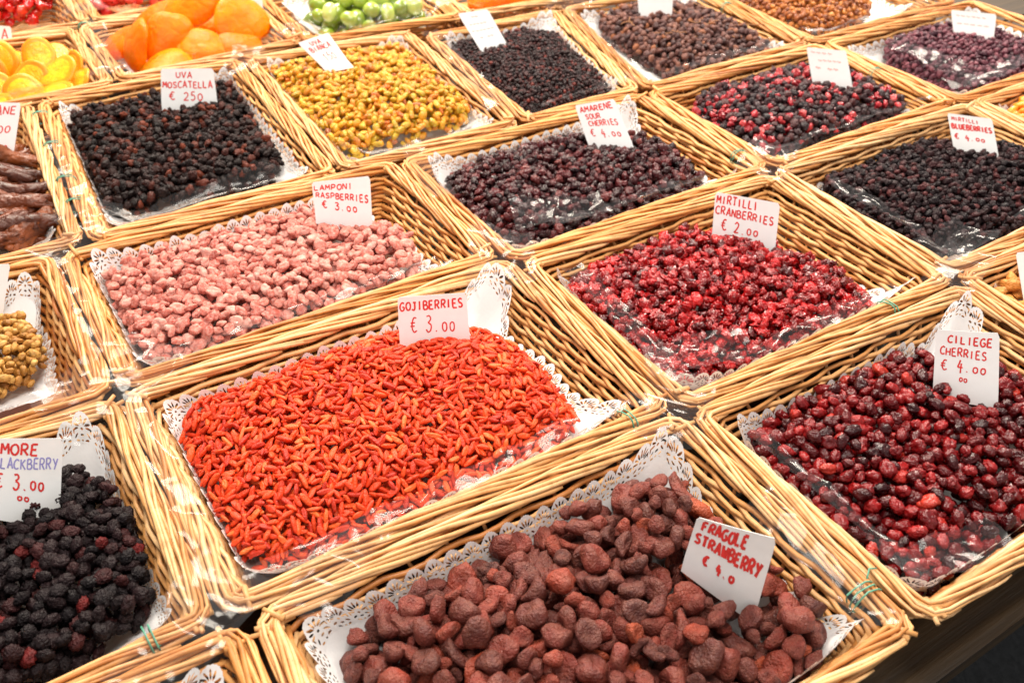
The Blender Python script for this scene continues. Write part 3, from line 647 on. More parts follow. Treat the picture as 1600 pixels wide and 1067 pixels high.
def place(B, bkey):
    """the 300 that show largest of each kind as single objects, the rest as one object"""
    H_ = HM[bkey][3]
    kinds = {}
    for b in B: kinds.setdefault(b[5], []).append(b)
    for k, L in kinds.items():
        K = KINDS[k]; sc_ = []
        for b in L:
            pr = project(b[0], b[1], b[2] + RZ)
            ins = pr and -10 < pr[0] < 1610 and -10 < pr[1] < 1077
            cov = H_[b[7], b[8]] - b[2]
            vis = cov < b[9] * .9
            sc_.append((b[9] / pr[2] if ins else 0) * (1 if vis else .01))
        order = sorted(range(len(L)), key=lambda i: -sc_[i])
        n_in = sum(1 for s in sc_ if s > 0)
        lim = min(LIMIT, len(L)) if n_in > LIMIT else len(L) if len(L) <= LIMIT else LIMIT
        grp = K['name'].replace('_', ' ') + ' pieces heaped in their basket'
        first = {}; scr = {i: project(L[i][0], L[i][1], L[i][2] + RZ) for i in order[:lim]}
        xs_ = sorted(p[0] for p in scr.values()); ys_ = sorted(p[1] for p in scr.values())
        def third(v, q): a, b = q[0], q[-1]; return 0 if v < a + (b - a) / 3 else 1 if v < a + (b - a) * 2 / 3 else 2
        REG = {(0, 0): 'back left part', (1, 0): 'back middle', (2, 0): 'back right part', (0, 1): 'left part', (1, 1): 'very middle', (2, 1): 'right part', (0, 2): 'front left part', (1, 2): 'front middle', (2, 2): 'front right part'}
        for i in order[:lim]:
            b = L[i]
            o = bpy.data.objects.new(K['name'], K['ms'][b[6]][0]); COL.objects.link(o)
            o.matrix_world = TM @ Matrix.Translation((b[0], b[1], b[2] + RZ)) @ b[3].to_4x4() @ Matrix.Scale(b[4], 4)
            props(o, K['what'].replace(' in the ', ' in the %s of the ' % REG[(third(scr[i][0], xs_), third(scr[i][1], ys_))], 1) if ' in the ' in K['what'] else K['what'] + ', ' + REG[(third(scr[i][0], xs_), third(scr[i][1], ys_))] + ' of the heap', K['cat'], grp); first.setdefault(b[6], o); TOTAL[0] += 1
        rest = [L[i] for i in order[lim:]]
        if rest:
            vs = sorted(first); mp = {v: n for n, v in enumerate(vs)}
            pts = [(b[0], b[1], b[2] + RZ, tuple(b[3].to_euler()), b[4], mp.get(b[6], 0)) for b in rest]
            gn_stuff(K['name'] + '_heap', pts, [first[v] for v in vs], 'remaining mass of the heap: ' + WHAT[bkey], K['cat'] + ' heap', None); TOTAL[1] += len(rest)
HEAPS = {
 'goji': dict(comp=[('goji', 1)], dense=.25, depth=4.5, ze=-.019, A=.027, lam=.03, peaks=[(.34, .66, .008, .05)]),
 'rasp': dict(comp=[('rasp', 1)], ze=-.018, A=.012, lam=.02),
 'cran': dict(comp=[('cran', 1)], ze=-.024, A=.028, lam=.04, peaks=[(.73, .68, .010, .04)]),
 'cherry': dict(comp=[('cherry', 1)], ze=-.022, A=.020, lam=.04, bumps=.004),
 'straw': dict(comp=[('straw', 1)], ze=-.034, A=.030, lam=.045, peaks=[(.415, .400, .016, .032)], bumps=.006, depth=2.8, dense=.5, szf=(.62, 1.30), step=.002),
 'sour': dict(comp=[('sour', 1)], ze=-.022, A=.022, lam=.03),
 'moscat': dict(comp=[('moscat', 1)], ze=-.017, A=.014, lam=.03, bumps=.004),
 'bianca': dict(comp=[('bianca', 1)], ze=-.017, A=.020, lam=.03),
 'curr': dict(comp=[('curr', 1)], ze=-.017, A=.022, lam=.04, step=.0014),
 'blue': dict(comp=[('blue', 1)], ze=-.022, A=.018, lam=.03),
 'bb': dict(comp=[('bb', 1)], ze=-.017, A=.014, lam=.03, bumps=.004),
 'mix': dict(comp=[('mixdark', .74), ('mixred', .26)], ze=-.017, A=.018, lam=.03),
 'pur': dict(comp=[('pur', 1)], ze=-.017, A=.022, lam=.04, step=.0018),
 'ra': dict(comp=[('ra', 1)], ze=-.017, A=.024, lam=.04, step=.002),
 'lr': dict(comp=[('lr', 1)], ze=-.017, A=.02, lam=.04, step=.002),
 'mul': dict(comp=[('mul', 1)], ze=-.017, A=.012, lam=.03),
 'apri': dict(comp=[('apri', 1)], ze=-.017, A=.02, lam=.04, depth=1.6),
 'or2': dict(comp=[('or2', 1)], ze=-.017, A=.02, lam=.04, step=.002, depth=1.6),
 'green': dict(comp=[('green', 1)], ze=-.03, A=.03, lam=.03, step=.003, depth=1.4),
 'red': dict(comp=[('red', 1)], ze=-.017, A=.03, lam=.03, step=.003, depth=1.6),
 'pink': dict(comp=[('pink', 1)], ze=-.017, A=.012, lam=.03, step=.003, depth=1.4),
}
for k, a in HEAPS.items(): place(heap(k, **a), k)
print('berries single / in mass', TOTAL)
# ------------------------------------------------------------ paper doilies with cut lace borders
def circ(cx, cy, rx, ry, n, rot=0.0):
    c, s_ = math.cos(rot), math.sin(rot)
    return [(cx + c * rx * math.cos(2 * math.pi * k / n) - s_ * ry * math.sin(2 * math.pi * k / n), cy + s_ * rx * math.cos(2 * math.pi * k / n) + c * ry * math.sin(2 * math.pi * k / n)) for k in range(n)]
def lace_motif():
    """one scallop, width 1, t from 0 (inner) to about 1.25 (tip), with its holes; returns verts, tris"""
    W_ = 1.30
    out = [(0, 0), (0.25, 0), (0.5, 0), (0.75, 0), (1, 0)]
    for k in range(0, 17):       # scallop edge with little teeth
        a = k / 16; x = 1 - a; y = W_ - .42 + .42 * math.sin(math.pi * a) ** .75 + (.035 if k % 2 else 0)
        out.append((x, y))
    holes = []
    cx, cy = .5, .62
    for k in range(7):           # fan of tear-drop holes
        th = math.radians(90 + (k - 3) * 26); r0, r1 = .16, .42 + (.10 if abs(k - 3) < 2 else .05) + .02
        m = (r0 + r1) / 2; holes.append(circ(cx + math.cos(th) * m, cy + math.sin(th) * m, (r1 - r0) / 2, .048, 7, th))
    holes.append(circ(.5, .60, .07, .06, 6))
    holes += [circ(.2, .40, .12, .05, 7, .6), circ(.8, .40, .12, .05, 7, -.6), circ(.5, .36, .10, .05, 6), circ(.08, .62, .04, .10, 6), circ(.92, .62, .04, .10, 6)]
    holes += [circ(.27, .17, .11, .045, 7, -.5), circ(.73, .17, .11, .045, 7, .5), circ(.5, .13, .055, .045, 6)]
    pts = list(out); edges = [(i, (i + 1) % len(out)) for i in range(len(out))]
    for h in holes:
        b = len(pts); pts += h; edges += [(b + i, b + (i + 1) % len(h)) for i in range(len(h))]
    res = delaunay_2d_cdt([Vector(p) for p in pts], edges, [], 0, 1e-6)
    V, F = res[0], res[2]
    def inside(p, poly):
        r = False; n = len(poly)
        for i in range(n):
            a, b = poly[i], poly[(i + 1) % n]
            if (a[1] > p[1]) != (b[1] > p[1]) and p[0] < (b[0] - a[0]) * (p[1] - a[1]) / (b[1] - a[1]) + a[0]: r = not r
        return r
    T_ = []
    for f in F:
        c = (sum(V[i][0] for i in f) / 3, sum(V[i][1] for i in f) / 3)
        if inside(c, out) and not any(inside(c, h) for h in holes): T_.append(tuple(f))
    return [(v[0], v[1]) for v in V], T_
MOTV, MOTF = lace_motif()
# per basket: lace height against the rim on the sides front/right/back/left, extra height of the corners front-left, front-right, back-right, back-left
DOILY = {
 'straw': ((-.004, -.030, -.003, -.008), (.010, .022, .040, .010)), 'cherry': ((-.004, -.028, -.012, -.008), (.012, .008, .042, .020)),
 'goji': ((-.004, -.022, -.008, -.008), (.014, .016, .044, .006)), 'cran': ((-.004, -.030, -.034, -.008), (.016, .012, .006, .022)),
 'rasp': ((-.004, -.024, -.004, -.008), (.012, .010, .014, .018)), 'sour': ((-.004, -.030, -.003, -.008), (.006, .008, .030, .024)),
 'mix': ((-.012, -.030, -.034, -.016), (.012, .016, .002, .010)), 'blue': ((-.014, -.024, -.022, -.030), (.020, .012, .012, .006)),
 'moscat': ((-.010, -.012, -.016, -.010), (.012, .016, .020, .022)), 'bianca': ((-.010, -.010, -.008, -.010), (.010, .012, .022, .022)),
 'curr': ((-.012, -.004, -.006, -.010), (.010, .020, .028, .020)), 'ra': ((-.012, -.012, -.010, -.014), (.012, .014, .026, .016)),
 'pur': ((-.008, -.014, -.008, -.014), (.014, .014, .016, .010)), 'bb': ((-.014, -.020, -.008, -.018), (.010, .010, .040, .010)),
 'mul': ((-.012, -.016, -.014, -.014), (.010, .012, .020, .010)), 'lr': ((-.010, -.010, -.012, -.014), (.012, .020, .016, .010)),
 'apri': ((-.014, -.016, -.018, -.014), (.010, .010, .016, .014)), 'or2': ((-.014, -.016, -.014, -.008), (.010, .010, .016, .016)),
 'front': ((-.020, -.016, -.014, -.016), (.010, .010, .030, .010)), 'ban': ((-.012, -.010, -.012, -.014), (.010, .016, .020, .010)),
 'green': ((-.012, -.014, -.012, -.012), (.010, .010, .010, .010)), 'ora': ((-.020, -.022, -.020, -.020), (.004, .004, .004, .004)),
}
OUT['front'] = [(-.32, .25), (.0, .25), (.0, .42), (-.32, .42)]
OUT['ban'] = [(-.18, 1.17), (.03, 1.17), (.045, 1.30), (.04, 1.42), (-.18, 1.50)]
OUT['ora'] = [(.29, 1.62), (.50, 1.62), (.50, 1.79), (.29, 1.79)]
OVER = {'goji': (.04, .022, .03, .04), 'cran': (.04, .016, .006, .04), 'cherry': (.04, .018, .020, .04), 'straw': (.04, .010, .05, .04), 'sour': (.04, .014, .04, .04), 'mix': (.03, .006, .002, .03),
 'blue': (.03, .012, .006, .012), 'rasp': (.04, .012, .04, .04), 'bb': (.03, .012, .03, .03), 'mul': (.03, .014, .03, .03), 'front': (.03, .03, .03, .03), 'apri': (.02, .02, .02, .02),
 'moscat': (.04, .03, .02, .04), 'bianca': (.04, .04, .04, .04), 'curr': (.04, .05, .05, .05), 'ra': (.04, .04, .03, .05), 'pur': (.04, .05, .05, .05), 'lr': (.04, .05, .04, .04), 'or2': (.04,) * 4, 'green': (.03,) * 4, 'ora': (.02,) * 4, 'ban': (.03, .05, .03, .03)}
def doily(key):
    q = BASK[key]; hs, cs = DOILY[key]; rg = random.Random(sum(map(ord, key)) + 3)
    lp = Loop(q, wall_inset(-.015) + .0095, 0.018); ii = INS.get(key, .028); bx0, bx1 = min(p[0] for p in q) + ii, max(p[0] for p in q) - ii; by0, by1 = min(p[1] for p in q) + ii, max(p[1] for p in q) - ii
    poly = [Vector((min(max(p[0], bx0), bx1), min(max(p[1], by0), by1))) for p in smooth_poly(OUT[key], 2)]
    cen = sum(poly, Vector((0, 0))) / len(poly)
    def ray_poly(p):
        d = (p - cen); best = 9
        for i in range(len(poly)):
            a, b = poly[i], poly[(i + 1) % len(poly)]; e = b - a; den = d.x * e.y - d.y * e.x
            if abs(den) < 1e-12: continue
            t_ = ((a.x - cen.x) * e.y - (a.y - cen.y) * e.x) / den; u = ((a.x - cen.x) * d.y - (a.y - cen.y) * d.x) / den
            if t_ > 0 and -1e-6 <= u <= 1 + 1e-6: best = min(best, t_)
        return cen + d * min(best, .97)
    gx = rg.uniform(0, 40)
    def top(s):
        s = s % lp.L
        # side height blended by distance to the corners
        z = 0; wsum = 0
        for sd in range(4):
            a = lp.sc[sd]; b = lp.sc[(sd + 1) % 4]; b = b + lp.L if b <= a else b
            ss = s if s >= a else s + lp.L
            if a <= ss <= b: z = hs[sd]
        for c in range(4):
            d = abs((s - lp.sc[c] + lp.L / 2) % lp.L - lp.L / 2); z += cs[c] * math.exp(-(d / .030) ** 1.5)
        return z + .004 * noise.noise(Vector((s * 18, gx, 0))) 
    NS = 260; tops = [top(lp.L * k / NS) for k in range(NS)]
    for _ in range(2): tops = [(tops[k - 1] + tops[k] * 2 + tops[(k + 1) % NS]) / 4 for k in range(NS)]
    ovs = OVER.get(key, (.028, .028, .028, .028))
    def over(s):
        s = s % lp.L; v = .028
        for sd in range(4):
            a = lp.sc[sd]; b = lp.sc[(sd + 1) % 4]; b = b + lp.L if b <= a else b
            ss = s if s >= a else s + lp.L
            if a <= ss <= b: v = ovs[sd]
        for c in range(4):
            d = abs((s - lp.sc[c] + lp.L / 2) % lp.L - lp.L / 2); v += (.010 + cs[c] * 1.6) * math.exp(-(d / .035) ** 2)
        return v
    ovl = [over(lp.L * k / NS) for k in range(NS)]
    for _ in range(4): ovl = [(ovl[k - 1] + ovl[k] * 2 + ovl[(k + 1) % NS]) / 4 for k in range(NS)]
    def surf(s, qd):
        """qd: distance from the outer edge inward along the sheet"""
        f = (s % lp.L) / lp.L * NS; i = int(f) % NS; f -= int(f); zt = tops[i] * (1 - f) + tops[(i + 1) % NS] * f
        p, nrm = lp.at(s)
        ins = wall_inset(min(zt, 0)) - wall_inset(-.015)
        lean = max(0, zt + .012) * .12
        o2 = p + nrm * (ins + lean + .0015 * noise.noise(Vector((s * 40, gx + 7, 0))))
        I = ray_poly(p); I = I + (cen - I).normalized() * .006; zi = -.040
        ov = ovl[i] * (1 - f) + ovl[(i + 1) % NS] * f + .002 * noise.noise(Vector((s * 30, gx + 17, 0)))
        dW = (o2 - I).length; fr = min(1.0, (ov + .006) / max(dW, 1e-4))
        o2 = I.lerp(o2, fr); zt = zt * fr ** 1.2 + (-.034) * (1 - fr ** 1.2)
        P0 = Vector((o2.x, o2.y, zt)); P1 = Vector((I.x, I.y, zi)); L = (P1 - P0).length
        t_ = qd / L; P = P0.lerp(P1, t_)
        P.z -= .006 * math.sin(math.pi * min(t_, 1)) * (L / .05) - .0022 * noise.noise(Vector((s * 55, qd * 60, gx)))
        P.z += RZ; return P
    V, F = [], []
    pitch_ = .0185; n = int(round(lp.L / pitch_)); pw = lp.L / n; wl = pitch_ * 1.30
    for k in range(n):
        b = len(V)
        for x, y in MOTV: V.append(surf((k + x) * pw, wl - y * pitch_))
        F += [tuple(b + i for i in f) for f in MOTF]
    # plain paper inside the lace, down under the fruit
    m = n * 3; b = len(V); rows = [0, .35, .7, 1.0]
    for r in rows:
        for k in range(m):
            s = lp.L * k / m; p, _ = lp.at(s); I = ray_poly(p); 
            V.append(surf(s, wl - .0004 + r * .040))
    for j in range(3):
        for k in range(m):
            k2 = (k + 1) % m; F.append((b + j * m + k, b + j * m + k2, b + (j + 1) * m + k2, b + (j + 1) * m + k))
    ci = len(V); V.append(Vector((cen.x, cen.y, RZ - DEPTH + .012)))
    for k in range(m): F.append((b + 3 * m + k, b + 3 * m + (k + 1) % m, ci))
    cx, cy = cen; e = Vector((cx, cy, RZ - .05))
    me = mesh_from('paper_doily', [v - e for v in V], F, PAPER)
    o = link('paper_doily', me, None, TM @ Matrix.Translation(e))
    props(o, 'white paper doily with cut lace edge under ' + WHAT[key].replace('only a white doily, left of the strawberries', 'nothing but film, left of the strawberries'), 'doily', 'lace doilies lining the baskets')
for k in DOILY: doily(k)

# ------------------------------------------------------------ clear film draped over rims and fruit
GX0, GY0, GST = -.5, .1, .004; GNX, GNY = int(2.4 / GST), int(2.2 / GST)
SURF = np.full((GNY, GNX), -.04)
GXX, GYY = np.meshgrid(GX0 + np.arange(GNX) * GST, GY0 + np.arange(GNY) * GST)
for key, q in BASK.items():
    D = seg_dist(GXX, GYY, q); SURF = np.maximum(SURF, np.where(D > -.012, np.maximum(.0065 - np.maximum(np.abs(D - .0095) - .006, 0) * 1.1, -.045), -.04))
for key, (x0, y0, st, h, D) in HM.items():
    for iy in range(GNY):
        y = GY0 + iy * GST; j = int((y - y0) / st)
        if 0 <= j < h.shape[0]:
            i0 = max(0, int((x0 - GX0) / GST) + 1); i1 = min(GNX, int((x0 + h.shape[1] * st - GX0) / GST))
            js = ((GX0 + np.arange(i0, i1) * GST - x0) / st).astype(int); js = np.clip(js, 0, h.shape[1] - 1)
            SURF[iy, i0:i1] = np.maximum(SURF[iy, i0:i1], h[j, js])
# film spans hollows: widen the surface
SM = SURF.copy()
for _ in range(3):
    P_ = np.pad(SM, 1, 'edge'); SM = np.maximum.reduce([P_[1 + a:P_.shape[0] - 1 + a, 1 + b:P_.shape[1] - 1 + b] for a in (-1, 0, 1) for b in (-1, 0, 1)])
for _ in range(5):
    P_ = np.pad(SM, 1, 'edge'); SM = sum(P_[1 + a:P_.shape[0] - 1 + a, 1 + b:P_.shape[1] - 1 + b] for a in (-1, 0, 1) for b in (-1, 0, 1)) / 9
def hsurf(x, y):
    fx = (x - GX0) / GST; fy = (y - GY0) / GST; ix = min(max(int(fx), 0), GNX - 2); iy = min(max(int(fy), 0), GNY - 2); fx -= ix; fy -= iy
    return SM[iy, ix] * (1 - fx) * (1 - fy) + SM[iy, ix + 1] * fx * (1 - fy) + SM[iy + 1, ix] * (1 - fx) * fy + SM[iy + 1, ix + 1] * fx * fy
def film(cx, cy, a, b, rot, seed, label, amp=.006, peak=None):
    """sheet a x b metres, turned by rot degrees, crumpled over whatever lies there"""
    rs = random.Random(seed); st = .0035; na, nb = int(a / st), int(b / st); c, s_ = math.cos(math.radians(rot)), math.sin(math.radians(rot)); g = rs.uniform(0, 60)
    V = []
    for j in range(nb + 1):
        for i in range(na + 1):
            u = (i / na - .5) * a; v = (j / nb - .5) * b
            # uneven outline
            ku = 1 + .16 * noise.noise(Vector((v * 28, g, 3))); kv = 1 + .22 * noise.noise(Vector((u * 22, g, 9)))
            u *= ku; v *= kv; x = cx + c * u - s_ * v; y = cy + s_ * u + c * v
            p = Vector((x * 14 + g, y * 14, 0)); r1 = 1 - abs(noise.noise(p)) * 2; r2 = 1 - abs(noise.noise(p * 2.3 + Vector((5, 5, 5)))) * 2
            z = hsurf(x, y) + .0035 + amp * max(r1, 0) ** 2 * .9 + amp * .22 * max(r2, 0) ** 2
            edge = min(i / na, 1 - i / na, j / nb, 1 - j / nb)
            z += amp * .9 * max(0, .16 - edge) / .16 * max(0, noise.noise(Vector((x * 30, y * 30, g))) + .25)
            if peak: z += peak[2] * math.exp(-((u - peak[0]) ** 2 + (v - peak[1]) ** 2) / .0007)
            V.append(Vector((x - cx, y - cy, z)))
    F = [(j * (na + 1) + i, j * (na + 1) + i + 1, (j + 1) * (na + 1) + i + 1, (j + 1) * (na + 1) + i) for j in range(nb) for i in range(na)]
    me = mesh_from('clear_film', V, F, FILM)
    o = link('clear_film', me, None, TM @ Matrix.Translation((cx, cy, RZ)))
    props(o, label, 'plastic film', 'clear films laid over the basket rims')
FILMS = [
 (.27, .500, .40, .050, 0, 'crinkled clear film along the front rim of the goji basket'),
 (.05, .640, .34, .052, 90, 'clear film over the left rim of the goji basket'),
 (.015, .475, .12, .085, 35, 'bunched clear film where the goji, blackberry and strawberry baskets meet'),
 (.25, .815, .36, .050, 0, 'crinkled film along the rim between raspberries and goji berries'),
 (.035, .800, .13, .11, 20, 'big crumpled clear film at the corner left of the goji basket'),
 (-.10, .800, .22, .07, 5, 'clear film over the rim between mulberries and blackberries'),
 (.045, .96, .22, .05, 90, 'clear film over the left rim of the raspberry basket'),
 (.060, 1.085, .10, .07, 10, 'crumpled film at the back left corner of the raspberry basket'),
 (.485, .785, .12, .10, 60, 'shiny bunched film at the corner where goji, cranberry and sour cherry baskets meet'),
 (.530, .60, .24, .060, 85, 'clear film over the left edge of the bright red cranberries'),
 (.56, .520, .12, .065, -20, 'glossy film folded over the front left cranberries'),
 (.72, .490, .22, .045, 0, 'clear film along the front edge of the cranberries'),
 (.485, .470, .10, .08, 40, 'crumpled film at the corner between goji and cherry baskets'),
 (.525, .31, .20, .045, 88, 'clear film over the left edge of the wine-red cherries'),
 (.560, .215, .10, .050, -10, 'glossy clear film over the cherries at the front corner of the stall'),
 (.465, .270, .14, .045, 85, 'clear film over the right rim of the strawberry basket'),
 (.13, .465, .10, .06, 30, 'clear film over the back left corner of the strawberry basket'),
 (.60, .83, .12, .075, -20, 'clear film over the front left corner of the sour cherries'),
 (.70, .805, .26, .045, 0, 'clear film along the front of the sour cherries'),
 (.510, 1.02, .16, .06, 80, 'clear film over the back left side of the sour cherries'),
 (1.10, .812, .34, .055, 0, 'greyish clear film along the front of the mixed berries'),
 (.925, .790, .11, .09, 30, 'crumpled film at the corner between mixed berries, blueberries and cranberries'),
 (.955, .60, .22, .05, 88, 'clear film over the left edge of the blueberries'),
 (.965, .515, .12, .075, 10, 'clear film over the front left blueberries'),
 (1.20, .505, .22, .060, 0, 'clear film sheet along the front of the blueberries'),
 (.905, .470, .10, .07, 20, 'bunched film at the corner between cranberries and orange pieces'),
 (.24, 1.150, .28, .060, 0, 'smooth grey film along the front of the black muscat raisins'),
 (.10, 1.30, .22, .05, 88, 'clear film over the left rim of the muscat raisins'),
 (.10, 1.155, .09, .07, 0, 'shiny film fold at the front left corner of the muscat raisins'),
 (.57, 1.145, .26, .055, 0, 'clear film along the front of the golden raisins'),
 (.73, 1.30, .34, .065, 80, 'clear film over the rim between golden raisins and black currants'),
 (.44, 1.52, .12, .08, 60, 'crumpled film at the back left corner of the golden raisins'),
 (.85, 1.115, .20, .060, 0, 'shiny grey film folded over the front of the black currants'),
 (.99, 1.25, .34, .05, 78, 'clear film over the rim between currants and stalky raisins'),
 (1.12, 1.095, .26, .05, 0, 'clear film along the front of the stalky raisins'),
 (1.52, .812, .34, .075, 0, 'crumpled brownish clear film along the front of the purple berries'),
 (1.42, .90, .20, .07, 85, 'clear film over the left edge of the purple berries'),
 (1.48, 1.10, .30, .08, 0, 'film over the rim between amber raisins and purple berries'),
 (.70, 1.60, .34, .07, -5, 'clear film over the front of the green candied fruit'),
 (.60, 1.66, .20, .09, 80, 'crinkled film over the left side of the green candied fruit'),
 (.22, 1.92, .30, .10, 5, 'crinkled clear film over the front of the red candied cherries'),
 (.36, 1.93, .20, .09, 10, 'clear film over the pinkish candied fruit'),
 (.25, 1.70, .26, .08, 85, 'clear film over the rim between lemon slices and orange halves'),
 (.12, 1.59, .24, .05, 0, 'clear film along the front of the lemon slices'),
 (.45, 1.60, .22, .06, 0, 'clear film along the front of the orange halves'),
 (.08, 1.60, .10, .06, 20, 'film corner sticking up behind the muscat raisins'),
 (1.02, 1.56, .24, .10, 0, 'film over the orange candied fruit at the top edge'),
 (1.05, 1.44, .10, .08, 20, 'bright crumpled film at the back of the currant basket'),
]
for i, f_ in enumerate(FILMS): film(f_[0], f_[1], f_[2], f_[3] * (.50 if f_[2] > .15 else .8), f_[4], 100 + i, f_[5], amp=.007 if f_[2] > .15 else .011)

# ------------------------------------------------------------ handwriting
GL = {
 'A': [[(0, 0), (.45, 1), (.55, 1), (1, 0)], [(.2, .38), (.82, .38)]], 'B': [[(0, 0), (.02, 1)], [(.02, 1), (.55, 1), (.8, .78), (.5, .54), (.05, .52)], [(.05, .52), (.7, .5), (.95, .24), (.6, 0), (0, 0)]],
 'C': [[(.95, .85), (.6, 1), (.15, .8), (0, .45), (.15, .1), (.6, 0), (.95, .12)]], 'D': [[(0, 0), (0, 1)], [(0, 1), (.6, .95), (.95, .5), (.6, .05), (0, 0)]],
 'E': [[(.85, 1), (.05, 1)], [(.05, 1), (0, 0)], [(0, 0), (.9, 0)], [(.02, .52), (.7, .52)]], 'F': [[(.9, 1), (.05, 1)], [(.05, 1), (.05, 0)], [(.05, .52), (.7, .54)]],
 'G': [[(.9, .88), (.5, 1), (.08, .75), (0, .35), (.35, 0), (.85, .1), (.95, .45)], [(.95, .45), (.5, .45)]], 'H': [[(0, 0), (0, 1)], [(.9, 0), (.9, 1)], [(0, .5), (.9, .52)]],
 'I': [[(.5, 0), (.5, 1)]], 'J': [[(.25, 1), (.95, 1)], [(.65, 1), (.65, .2), (.35, 0), (0, .15)]], 'L': [[(.05, 1), (0, 0)], [(0, 0), (.85, 0)]],
 'M': [[(0, 0), (.08, 1)], [(.08, 1), (.5, .35)], [(.5, .35), (.92, 1)], [(.92, 1), (1, 0)]], 'N': [[(0, 0), (.02, 1)], [(.02, 1), (.88, 0)], [(.88, 0), (.9, 1)]],
 'O': [[(.5, 1), (.1, .8), (0, .4), (.3, 0), (.75, .05), (1, .45), (.85, .88), (.5, 1)]], 'P': [[(0, 0), (.02, 1)], [(.02, 1), (.65, .98), (.9, .72), (.6, .46), (.02, .45)]],
 'R': [[(0, 0), (.02, 1)], [(.02, 1), (.65, .98), (.85, .74), (.55, .5), (.02, .48)], [(.35, .48), (.92, 0)]], 'S': [[(.88, .88), (.5, 1), (.12, .82), (.3, .56), (.75, .42), (.88, .16), (.45, 0), (.05, .12)]],
 'T': [[(0, 1), (1, 1)], [(.5, 1), (.5, 0)]], 'U': [[(0, 1), (.02, .25), (.4, 0), (.85, .2), (.9, 1)]], 'V': [[(0, 1), (.45, 0)], [(.45, 0), (.95, 1)]],
 'W': [[(0, 1), (.25, 0)], [(.25, 0), (.5, .7)], [(.5, .7), (.75, 0)], [(.75, 0), (1, 1)]], 'Y': [[(0, 1), (.48, .5)], [(.95, 1), (.3, 0)]], 'K': [[(0, 0), (0, 1)], [(.85, 1), (.05, .45)], [(.2, .55), (.9, 0)]],
 '0': [[(.5, .8), (.12, .6), (.1, .2), (.45, 0), (.85, .2), (.85, .6), (.5, .8)]], '1': [[(.15, .75), (.55, 1)], [(.55, 1), (.5, 0)]], '2': [[(.1, .8), (.45, 1), (.85, .78), (.6, .4), (.05, 0)], [(.05, 0), (.95, .04)]],
 '3': [[(.1, .95), (.6, 1), (.8, .78), (.35, .55)], [(.35, .55), (.85, .4), (.75, .08), (.3, -.05), (0, .12)]], '4': [[(.45, 1), (.05, .35)], [(.05, .35), (.95, .35)], [(.65, .7), (.6, -.15)]],
 '5': [[(.85, 1), (.25, .98)], [(.25, .98), (.15, .55)], [(.15, .55), (.6, .62), (.85, .3), (.5, 0), (.08, .08)]], '.': [[(.4, .02), (.55, .08)]],
 'e': [[(.9, .95), (.5, 1), (.2, .7), (.15, .3), (.5, 0), (.95, .12)], [(-.1, .62), (.65, .66)], [(-.15, .4), (.6, .42)]], 'o': [[(.5, .62), (.15, .5), (.12, .2), (.45, .05), (.8, .2), (.8, .5), (.5, .62)]],
 '~': [[(0, .5), (.25, .75), (.5, .35), (.75, .65), (1, .4)]], '-': [[(0, .5), (1, .55)]],
}
def catmull(P, n=4):
    if len(P) < 3: return P
    Q = []
    for i in range(len(P) - 1):
        p0, p1, p2, p3 = P[max(i - 1, 0)], P[i], P[i + 1], P[min(i + 2, len(P) - 1)]
        for k in range(n):
            t_ = k / n; Q.append(tuple(.5 * (2 * p1[d] + (p2[d] - p0[d]) * t_ + (2 * p0[d] - 5 * p1[d] + 4 * p2[d] - p3[d]) * t_ ** 2 + (-p0[d] + 3 * p1[d] - 3 * p2[d] + p3[d]) * t_ ** 3) for d in (0, 1)))
    Q.append(P[-1]); return Q
